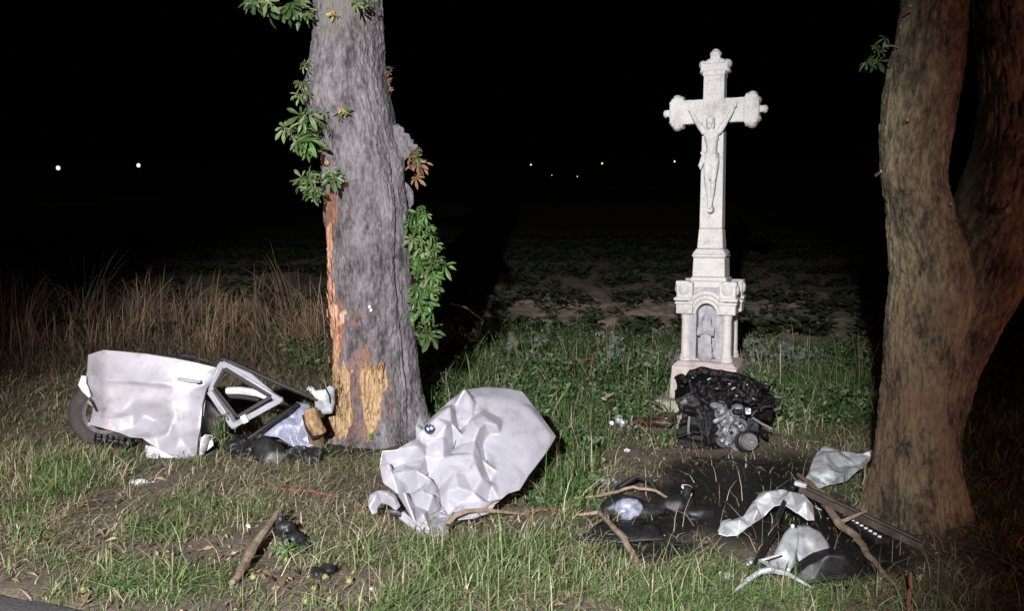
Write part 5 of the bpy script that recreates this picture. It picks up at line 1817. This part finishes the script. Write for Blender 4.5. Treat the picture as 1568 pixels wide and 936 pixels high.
sheet("disc_half", M['alu'], plC, c8h([(492, 462, .02), (540, 462, .02), (600, 490, .015), (640, 540, .0), (652, 580, .0), (580, 600, .02), (500, 640, .02), (485, 600, .03), (495, 530, .03), (560, 540, .05)]), 9, shld, 2, 1, .012, .008)
for q_ in ((560, 590), (600, 560), (530, 610)):
    MB().lathe([(0, .02), (.007, .02), (.009, -.02)], plC.p(*c8(*q_), .012), plC.n, 10).build("bolt", M['char'], shld)
for a in ((345, 630), (450, 668), (470, 460), (370, 665)):
    MB().ell(plC.p(*c8(*a), .02), .012, None, 8, 6).build("stud", M['bone'], shld)
pd = G(1270, 900)
plD = Plane((pd.x, pd.y, 0.03), (1, .05, 0), (0, .8, .6))
dk = sheet("arch_liner", M['black_plastic'], plD, c8h([(448, 682, 0), (492, 632, .02), (560, 598, .05), (640, 582, .06), (720, 615, .05), (790, 665, .02), (840, 712, .0), (700, 735, .05), (560, 742, .04), (470, 718, .02), (600, 660, .16), (680, 670, .17), (540, 670, .10), (760, 695, .08)]), 10, None, 3, 1, .008, .01, 9, at=(pd.x, pd.y, 0))
tag(dk, "curved dark grey wheel arch liner lying below the disc shield", "car part")
be = thing("metal_beam", "long rusty metal beam lying from the silver panels to the tree foot", "car part", G(1300, 800))
b0, b1 = P(*c8(505, 252), 5.75), P(*c8(1085, 530), 5.15)
b0.z, b1.z = max(b0.z, .12), max(b1.z, .05)
mb = MB().beam(b0, b1, .032, .02)
mb.build("web", M['rust'], be, bevel=.006)
off_ = Vector((-.012, -.035, -.03))
MB().beam(b0 + off_, b1 + off_, .012, .045).build("flange", M['rust'], be, bevel=.004)
MB().beam(b0 + Vector((-.03, 0, .01)), b0.lerp(b1, .07) + Vector((0, 0, .012)), .05, .03).build("end_plate", M['alu'], be, bevel=.005)
gl = thing("bumper_grille", "black plastic bumper strip with a row of shiny slots, beside the rusty beam", "car part", G(1305, 825))
g0, g1 = G(*c8(575, 345), .06), G(*c8(900, 552), .06)
MB().beam(g0 - Vector((0, 0, .02)), g1 - Vector((0, 0, .02)), .10, .04).build("strip", M['black_plastic'], gl, bevel=.006)
for i in range(17):
    t = (i + .5) / 17
    if 0.27 < t < .42:
        continue
    c_ = g0.lerp(g1, t) + Vector((-.02, -.03, .012))
    MB().box(c_, (.022, .020, .012), Matrix.Rotation(-.5, 3, 'Z')).build("slot_rim", M['bone'], gl, bevel=.003)
bg = thing("metal_clip", "silver three-armed metal clip lying in the grass before the disc shield", "car part", G(1180, 905))
gp = lambda x_, y_, u_: G(*c8(x_, y_ + 25), u_ + .05)
MB().tube([gp(190, 800, .02), gp(260, 765, .05), gp(320, 742, .07), gp(370, 738, .075)], [.006, .014, .016, .018], 7).build("clip_arm", M['alu'], bg)
MB().tube([gp(370, 738, .075), gp(450, 745, .06), gp(560, 776, .02)], [.018, .014, .006], 7).build("clip_arm", M['alu'], bg)
MB().tube([gp(370, 738, .075), gp(350, 720, .09), gp(315, 705, .09), gp(420, 690, .11)], [.016, .012, .009, .006], 7).build("clip_arm", M['alu'], bg)
dk2 = MB().tube([G(*c8(455, 440), .25), G(*c8(400, 520), .14), G(*c8(340, 610), .08), G(*c8(270, 690), .03)], [.014, .016, .014, .01], 8, .2).build("shade_strip", M['rubber'], at=G(*c8(270, 690)))  # black tube put where shade lies before the arched panel
tag(dk2, "dark strip modelled in place of shade before the arched silver panel", "car part")

# ------------------------------------------------------------------ scraps between the bonnet and the panels
def c9(x_, y_):
    return 780 + x_ / 4.612, 700 + y_ / 4.612


def c9h(l_):
    return [(*c9(a, b), h) for a, b, h in l_]


g9 = lambda x_, y_, u_=0.0: G(*c9(x_, y_), u_)
q0 = g9(830, 590)
flat = sheet("undertray", M['black_plastic'], Plane(q0 + Vector((0, 0, .035)), (1, .02, 0), (0, 1, .04)), c9h([(470, 600, 0), (640, 500, .02), (760, 480, .0), (1040, 520, .03), (1105, 602, .0), (900, 606, .0), (700, 604, .0), (800, 550, .02)]), 7, None, 2, 1, .012, .02, 6, at=q0)
tag(flat, "flat black plastic tray with a pale front edge on the oily ground", "car part")
ln = MB().beam(g9(485, 600, .05), g9(1100, 610, .05), .012, .008).build("edge_strip", M['steel'], flat, world=True)
hl_ = thing("headlamp", "broken headlamp with a pale grey crinkled lens in a black housing", "car part", g9(840, 430))
fuse(MB().ell(g9(840, 430, .06), (.10, .07, .075)).ell(g9(880, 430, .05), (.07, .06, .05)).build("lens", M['lens'], hl_), .010, 1, .03, 16, 51)
fuse(MB().ell(g9(820, 415, .03) + Vector((0, .10, 0)), (.17, .09, .08)).ell(g9(960, 430, .03) + Vector((0, .06, 0)), (.16, .08, .06)).build("housing", M['black_plastic'], hl_), .014, 1, .03, 12, 53)
hoop = MB().tube([g9(725, 300, .02), g9(770, 270, .06), g9(900, 250, .12), g9(1000, 270, .10), g9(1060, 300, .03)], [.012, .02, .022, .02, .012], 8).build("cable_loop", M['rubber'], at=g9(800, 300))
tag(hoop, "black rubber seal arching over the ground behind the broken headlamp", "car part")
res = thing("fluid_bottle", "small black plastic bottle with pale rings near the broken headlamp", "car part", g9(1230, 360))
MB().lathe([(0, 0), (.07, 0), (.08, .03), (.07, .07), (.035, .095), (.032, .16), (0, .165)], g9(1230, 360), (.15, -.1, 1), 18).build("bottle_body", M['black_plastic'], res)
for u_ in (.105, .15):
    MB().lathe([(.030, -.006), (.039, -.006), (.039, .006), (.030, .006)], g9(1230, 360) + Vector((.02, 0, u_)), (.15, -.1, 1), 14).build("ring", M['bone'], res)
lump = MB().ell(g9(1180, 370, .03), (.14, .10, .06)).ell(g9(1320, 420, .02), (.13, .07, .05)).build("rubber_mat", M['rubber'], at=g9(1200, 380))
fuse(lump, .014, 1, .03, 12, 57)
tag(lump, "black oily rubber lump beside the small black bottle", "car part")
wp = g9(1530, 520)
wt = sheet("white_fragment", M['alu'], Plane(wp + Vector((0, 0, .03)), (1, 0, 0), (0, 1, .5)), c9h([(1470, 530, 0), (1500, 470, .02), (1560, 440, .0), (1600, 480, .02), (1590, 540, .0), (1520, 560, .01), (1540, 500, .04)]), 6, None, 2, 1, .004, .01, at=wp)
tag(wt, "small silver scrap lying left of the arched silver panel", "debris")


# ------------------------------------------------------------------ fallen branches and twigs
def branch(name, label, pix, rad, mat='twig', n=9, jit=.08, forks=()):
    pts_ = [G(a, b, u) for a, b, u in pix]
    fine = []
    for i in range(len(pts_) - 1):
        for k in range(4):
            t = k / 4
            q = pts_[i].lerp(pts_[i + 1], t)
            fine.append(q + Vector((random.uniform(-.006, .006), random.uniform(-.006, .006), random.uniform(-.004, .004))))
    fine.append(pts_[-1])
    r_ = np.interp(np.linspace(0, 1, len(fine)), np.linspace(0, 1, len(rad)), rad)
    mb = MB().tube(fine, list(r_), n, jit)
    for i, dx_, dy_, dz_ in forks:
        q = fine[i]
        mb.tube([q, q + Vector((dx_, dy_, dz_)) * .5, q + Vector((dx_, dy_, dz_))], [r_[i] * .6, r_[i] * .45, r_[i] * .2], 6)
    o = mb.build(name, M[mat], at=Vector((pts_[0].x, pts_[0].y, 0)))
    return tag(o, label, "branch")


branch("broken_branch", "thick broken branch with a pale splintered end near the road edge", [(357, 902, .03), (375, 880, .05), (392, 855, .08), (410, 832, .10), (432, 808, .12)], [.018, .030, .028, .024, .020])
branch("dry_twig", "long bent twig crossing behind the broken headlamp", [(868, 774, .04), (920, 770, .05), (970, 763, .08), (1005, 767, .07), (1035, 777, .03)], [.007, .010, .012, .011, .008], forks=((4, .05, .06, .05),))
branch("bent_stick", "bent brown stick slanting over the black tray into the grass", [(880, 796, .03), (915, 800, .07), (935, 822, .08), (952, 840, .08), (968, 862, .06), (980, 878, .03)], [.008, .014, .018, .02, .022, .02])
rp = [P(*q) for q in ((684, 832, 5.36), (683, 818, 5.36), (686, 803, 5.37), (696, 791, 5.40), (714, 784, 5.46), (740, 782, 5.55), (768, 784, 5.64), (812, 789, 5.78))]
rt = MB().tube(rp, [.018, .021, .021, .020, .018, .016, .013, .007], 9, .10).tube([rp[5], rp[5] + Vector((.05, .03, .05)), rp[5] + Vector((.12, .05, .06))], [.010, .007, .003], 6).build("curved_root", M['twig'], at=G(684, 834))
tag(rt, "curved grey branch hooked over the bonnet's lower edge", "branch")
branch("fallen_branch", "mossy branch lying across the rusty beam by the arched panel", [(1222, 750, .12), (1242, 772, .14), (1262, 800, .13), (1284, 826, .10), (1310, 842, .08), (1330, 868, .06), (1366, 902, .03)], [.012, .020, .024, .026, .024, .020, .010], forks=((12, .16, -.05, .10), (18, -.1, -.1, .08)))
branch("upright_twig", "thin bare twig standing against the foot of the two-stemmed tree", [(1322, 778, .02), (1321, 775, .16), (1324, 772, .34)], [.010, .009, .006], forks=((3, -.08, 0, .05),))
branch("red_twig", "thin red-brown twig lying before the dark grey liner", [(1328, 930, .02), (1352, 924, .05), (1382, 914, .05)], [.006, .007, .006], 'redtwig')
branch("red_twig", "short red-brown stake sticking up at the dark end of the branch", [(1390, 944, .0), (1393, 936, .10), (1392, 934, .2)], [.014, .012, .006], 'redtwig')
branch("weed_stick", "pale stick leaning in the weeds left of the cross", [(968, 608, .02), (958, 604, .14), (945, 600, .28)], [.010, .012, .009])
branch("weed_stick", "reddish bare stick lying over the weeds behind the bonnet", [(890, 576, .22), (905, 577, .24), (922, 580, .20)], [.010, .012, .008], 'redtwig')
branch("weed_stick", "grey stick slanting in the weeds above the bonnet", [(805, 586, .12), (830, 594, .14), (850, 602, .10)], [.007, .010, .008])
branch("thorny_branch", "bare forked branch rising at the field edge right of the green shoots", [(705, 545, .05), (735, 545, .35), (740, 545, .55), (715, 545, .75), (690, 545, .82)], [.018, .018, .016, .013, .008], forks=((6, .1, 0, -.15), (10, -.15, 0, .1)))
branch("dark_branch", "dark straight branch lying in the grass right of the black trim", [(430, 754, .03), (480, 760, .03), (520, 766, .02)], [.010, .012, .008], 'redtwig')
branch("dark_stick", "dark stick on the worn grass below the bonnet's right side", [(800, 790, .02), (835, 786, .03), (860, 786, .02)], [.012, .014, .010], 'redtwig')

# ------------------------------------------------------------------ small scraps in the grass
def scrap(name, label, px_, py_, w, h_, mat, cat="debris", up=.02, group=None):
    c_ = G(px_, py_, up)
    pl_ = Plane(c_, (1, random.uniform(-.3, .3), random.uniform(-.1, .1)), (0, 1, random.uniform(.3, .9)))
    k = random.randint(6, 8)
    out = [(px_ + w / 2 * math.cos(a) * random.uniform(.7, 1.1), py_ + h_ / 2 * math.sin(a) * random.uniform(.7, 1.1), random.uniform(-.006, .006)) for a in np.linspace(0, 2 * math.pi, k, endpoint=False)]
    o = sheet(name, M[mat], pl_, out + [(px_, py_, .02)], k, None, 2, 1, .005, .006, random.randint(1, 99), at=c_)
    return tag(o, label, cat, group)


scrap("plastic_strip", "thin white plastic strip lying in the grass below the dented door", 218, 739, 36, 10, 'bone')
bp_ = fuse(MB().ell(G(436, 830, .07), (.07, .05, .06)).ell(G(450, 838, .05), (.08, .05, .05)).ell(G(462, 845, .03), (.06, .05, .035)).ell(G(430, 825, .13), (.025, .02, .05)).build("black_fragment", M['black_plastic'], at=G(445, 840)), .010, 1, .035, 14, 61)
tag(bp_, "jagged black plastic lump beside the thick broken branch", "debris")
b2_ = fuse(MB().ell(G(488, 886, .03), (.05, .04, .03)).ell(G(503, 882, .035), (.045, .04, .03)).build("black_fragment", M['black_plastic'], at=G(495, 886)), .008, 1, .02, 18, 63)
tag(b2_, "small black plastic lump on bare soil near the yellow-green husks", "debris")
for a, b, w, h_, lb in ((804, 868, 14, 16, "pale grey plastic fragment in the long green grass before the bonnet"), (768, 812, 10, 10, "small white fragment on the brown litter right of the bonnet"),
                        (380, 806, 10, 6, "tiny white fragment left of the jagged black plastic lump"), (1108, 884, 30, 16, "white plastic scrap in the grass left of the silver clip"),
                        (570, 902, 10, 6, "tiny white fragment on bare soil below the bonnet"), (960, 690, 12, 6, "tiny white fragment below the red-brown axle piece"),
                        (1040, 676, 10, 6, "tiny white fragment between the axle piece and the burnt engine"), (890, 668, 8, 5, "tiny white fragment in the weeds right of the bonnet")):
    scrap("white_fragment", lb, a, b, w, h_, 'bone', group="white fragments in the grass")
for a, b, w, h_, mt, lb in ((1262, 778, 34, 14, 'alu', "narrow silver scrap lying on the mossy branch"), (1300, 870, 40, 24, 'black_plastic', "black plastic shard beside the dark grey liner"), (1340, 860, 36, 22, 'black_plastic', "black shard at the lower end of the rusty beam"),
                            (1240, 850, 26, 16, 'alu', "small silver scrap between the arched panel and the branch"), (1150, 862, 34, 18, 'steel', "dull steel scrap left of the disc shield"), (1085, 838, 30, 12, 'black_plastic', "black shard left of the arched panel's torn end"),
                            (1215, 905, 40, 16, 'alu', "silver strip scrap behind the three-armed clip"), (1290, 905, 44, 18, 'char', "oily black scrap in front of the dark grey liner"), (1370, 880, 40, 20, 'redbrown', "red-brown rusted scrap by the dark end of the beam"),
                            (1062, 795, 26, 14, 'black_plastic', "black shard right of the oily rubber lump"), (925, 818, 24, 12, 'black_plastic', "black shard beside the bent brown stick"), (1180, 770, 30, 10, 'char', "oily black shard above the arched silver panel")):
    scrap("wreck_scrap", lb, a, b, w, h_, mt, "debris", .03)
for lb, pth, r_ in (("thin black wire looping over the disc shield", ((1165, 870, .05), (1190, 850, .16), (1225, 845, .14), (1250, 862, .08), (1275, 850, .03)), .005), ("thin black wire curling in front of the burnt engine", ((1060, 705, .02), (1085, 715, .07), (1120, 712, .05), (1150, 722, .07), (1190, 716, .02)), .005),
                    ("thin black wire trailing from the black tray to the grass", ((1010, 842, .03), (1035, 850, .06), (1060, 846, .05), (1090, 858, .02)), .005)):
    pp = [G(a, b, u) for a, b, u in pth]
    pp2 = [pp[i].lerp(pp[i + 1], t) for i in range(len(pp) - 1) for t in (0, .33, .66)] + [pp[-1]]
    tag(MB().tube(pp2, r_, 6).build("wire", M['rubber'], at=pp[0]), lb, "car part")
scrap("clear_fragment", "crinkled clear plastic scrap behind the twig above the headlamp", 930, 738, 30, 12, 'foil')
for i, (a, b) in enumerate(((481, 908), (498, 890), (436, 832), (505, 924), (440, 862), (552, 924), (388, 890), (414, 812), (255, 912), (128, 910), (535, 896), (468, 928), (590, 902), (1092, 870))):
    hk = MB().ell((0, 0, 0), (.019, .019, .018), None, 12, 8)
    for _ in range(16):
        v_ = Vector(rnd_dirs(1)[0])
        hk.tube([v_ * .016, v_ * .026], [.0035, .0005], 4, cap=False)
    o = hk.build("chestnut_husk", M['fruit'], smooth=True)
    o.location = G(a, b, .022)
    tag(o, "round yellow-green chestnut husk lying on the verge", "fruit", "chestnut husks on the verge")


# ------------------------------------------------------------------ leafy plants
def plant(name, label, px_, py_, h_, n_leaf, size, kinds, group=None, spread_=.10, stems=4, cat="plant"):
    g_ = G(px_, py_)
    t_h = thing(name, label, cat, g_, 0, group)
    for s_ in range(stems):
        tipv = g_ + Vector((random.uniform(-1, 1) * spread_, random.uniform(-1, 1) * spread_ * .6, h_ * random.uniform(.65, 1.0)))
        mdl = g_.lerp(tipv, .5) + Vector((random.uniform(-.02, .02), 0, .02))
        MB().tube([g_, mdl, tipv], [.005, .004, .002], 5).build("stem", M['twig'], t_h)
        for i in range(n_leaf // stems):
            t = random.uniform(.2, 1.0)
            q = (g_.lerp(mdl, t * 2) if t < .5 else mdl.lerp(tipv, t * 2 - 1)) + Vector((random.gauss(0, .032), random.gauss(0, .03), random.gauss(0, .02)))
            put_leaf(t_h, q, size, kinds, face=(-.1, -.6, .7), droop=.0)
    return t_h


LEAVES['leaf_silver'] = leaf_set(M['leaf_silver'])
for a, b, h_ in ((930, 590, .66), (950, 580, .52), (805, 575, .46), (1015, 590, .46), (985, 580, .30), (1160, 590, .62), (1190, 580, .50), (1222, 585, .44), (1146, 580, .40), (1265, 575, .36)):
    plant("silver_weed", "silvery leaved weed standing at the field edge near the cross" if a < 1080 else "silvery leaved weed standing between the cross and the two-stemmed tree", a, b, h_ * 1.25, 72, .05, ['leaf_silver', 'leaf_silver', 'leaf'], "silvery weeds at the field edge", .24, 6)
plant("sapling", "small dark green leafy sapling under the broken window frame of the car door", 343, 700, .42, 40, .07, ['leaf', 'leaf'], None, .10, 5)
plant("leafy_sprig", "torn green leafy sprig lying beside the jagged black plastic lump", 440, 856, .12, 22, .085, ['leaf_light', 'leaf_pale'], None, .09, 4)
plant("low_weed", "dark green low rosette on the road edge", 178, 915, .06, 14, .06, ['leaf'], None, .05, 3)
plant("low_weed", "dark green rosette in the short grass near the road's corner", 48, 832, .06, 14, .06, ['leaf'], None, .06, 3)
for a, b in ((830, 730), (848, 760), (862, 745), (872, 790), (820, 700), (905, 760)):
    plant("low_weed", "bright green low weed growing right of the bonnet", a, b, .13, 36, .034, ['leaf', 'leaf_light'], "low weeds right of the bonnet", .08, 4)

# ------------------------------------------------------------------ lamps far across the field
def lamp(px_, py_, D_, r_, label, group):
    p = P(px_, py_, D_)
    g_ = tz(p.x, p.y)
    t_ = thing("street_lamp", label, "lamp", (p.x, p.y, g_), 0, group)
    MB().tube([(p.x, p.y + r_ * 1.5, g_), (p.x, p.y + r_ * 1.5, p.z + r_ * 1.4)], [.09, .06], 8).build("pole", M['pole'], t_)
    MB().beam((p.x, p.y + r_ * 1.5, p.z + r_ * 1.4), (p.x, p.y - r_, p.z + r_ * 1.4), r_, .1).build("lamp_arm", M['pole'], t_)
    MB().ell((p.x, p.y, p.z), (r_, r_, r_ * 1.15)).build("lamp_globe", M['glow'], t_)


lamp(89, 257, 120, .27, "brighter street lamp glowing beyond the tall dry grass", None)
lamp(212, 253, 135, .28, "whiter street lamp glowing left of the grey barked tree", None)
for a, b, D_, r_ in ((813, 252, 190, .17), (922, 250, 190, .19), (1033, 247, 190, .19), (884, 270, 170, .10), (845, 268, 170, .08)):
    lamp(a, b, D_, r_, "tiny distant street lamp shining in the dark beyond the field", "distant lamps beyond the field")
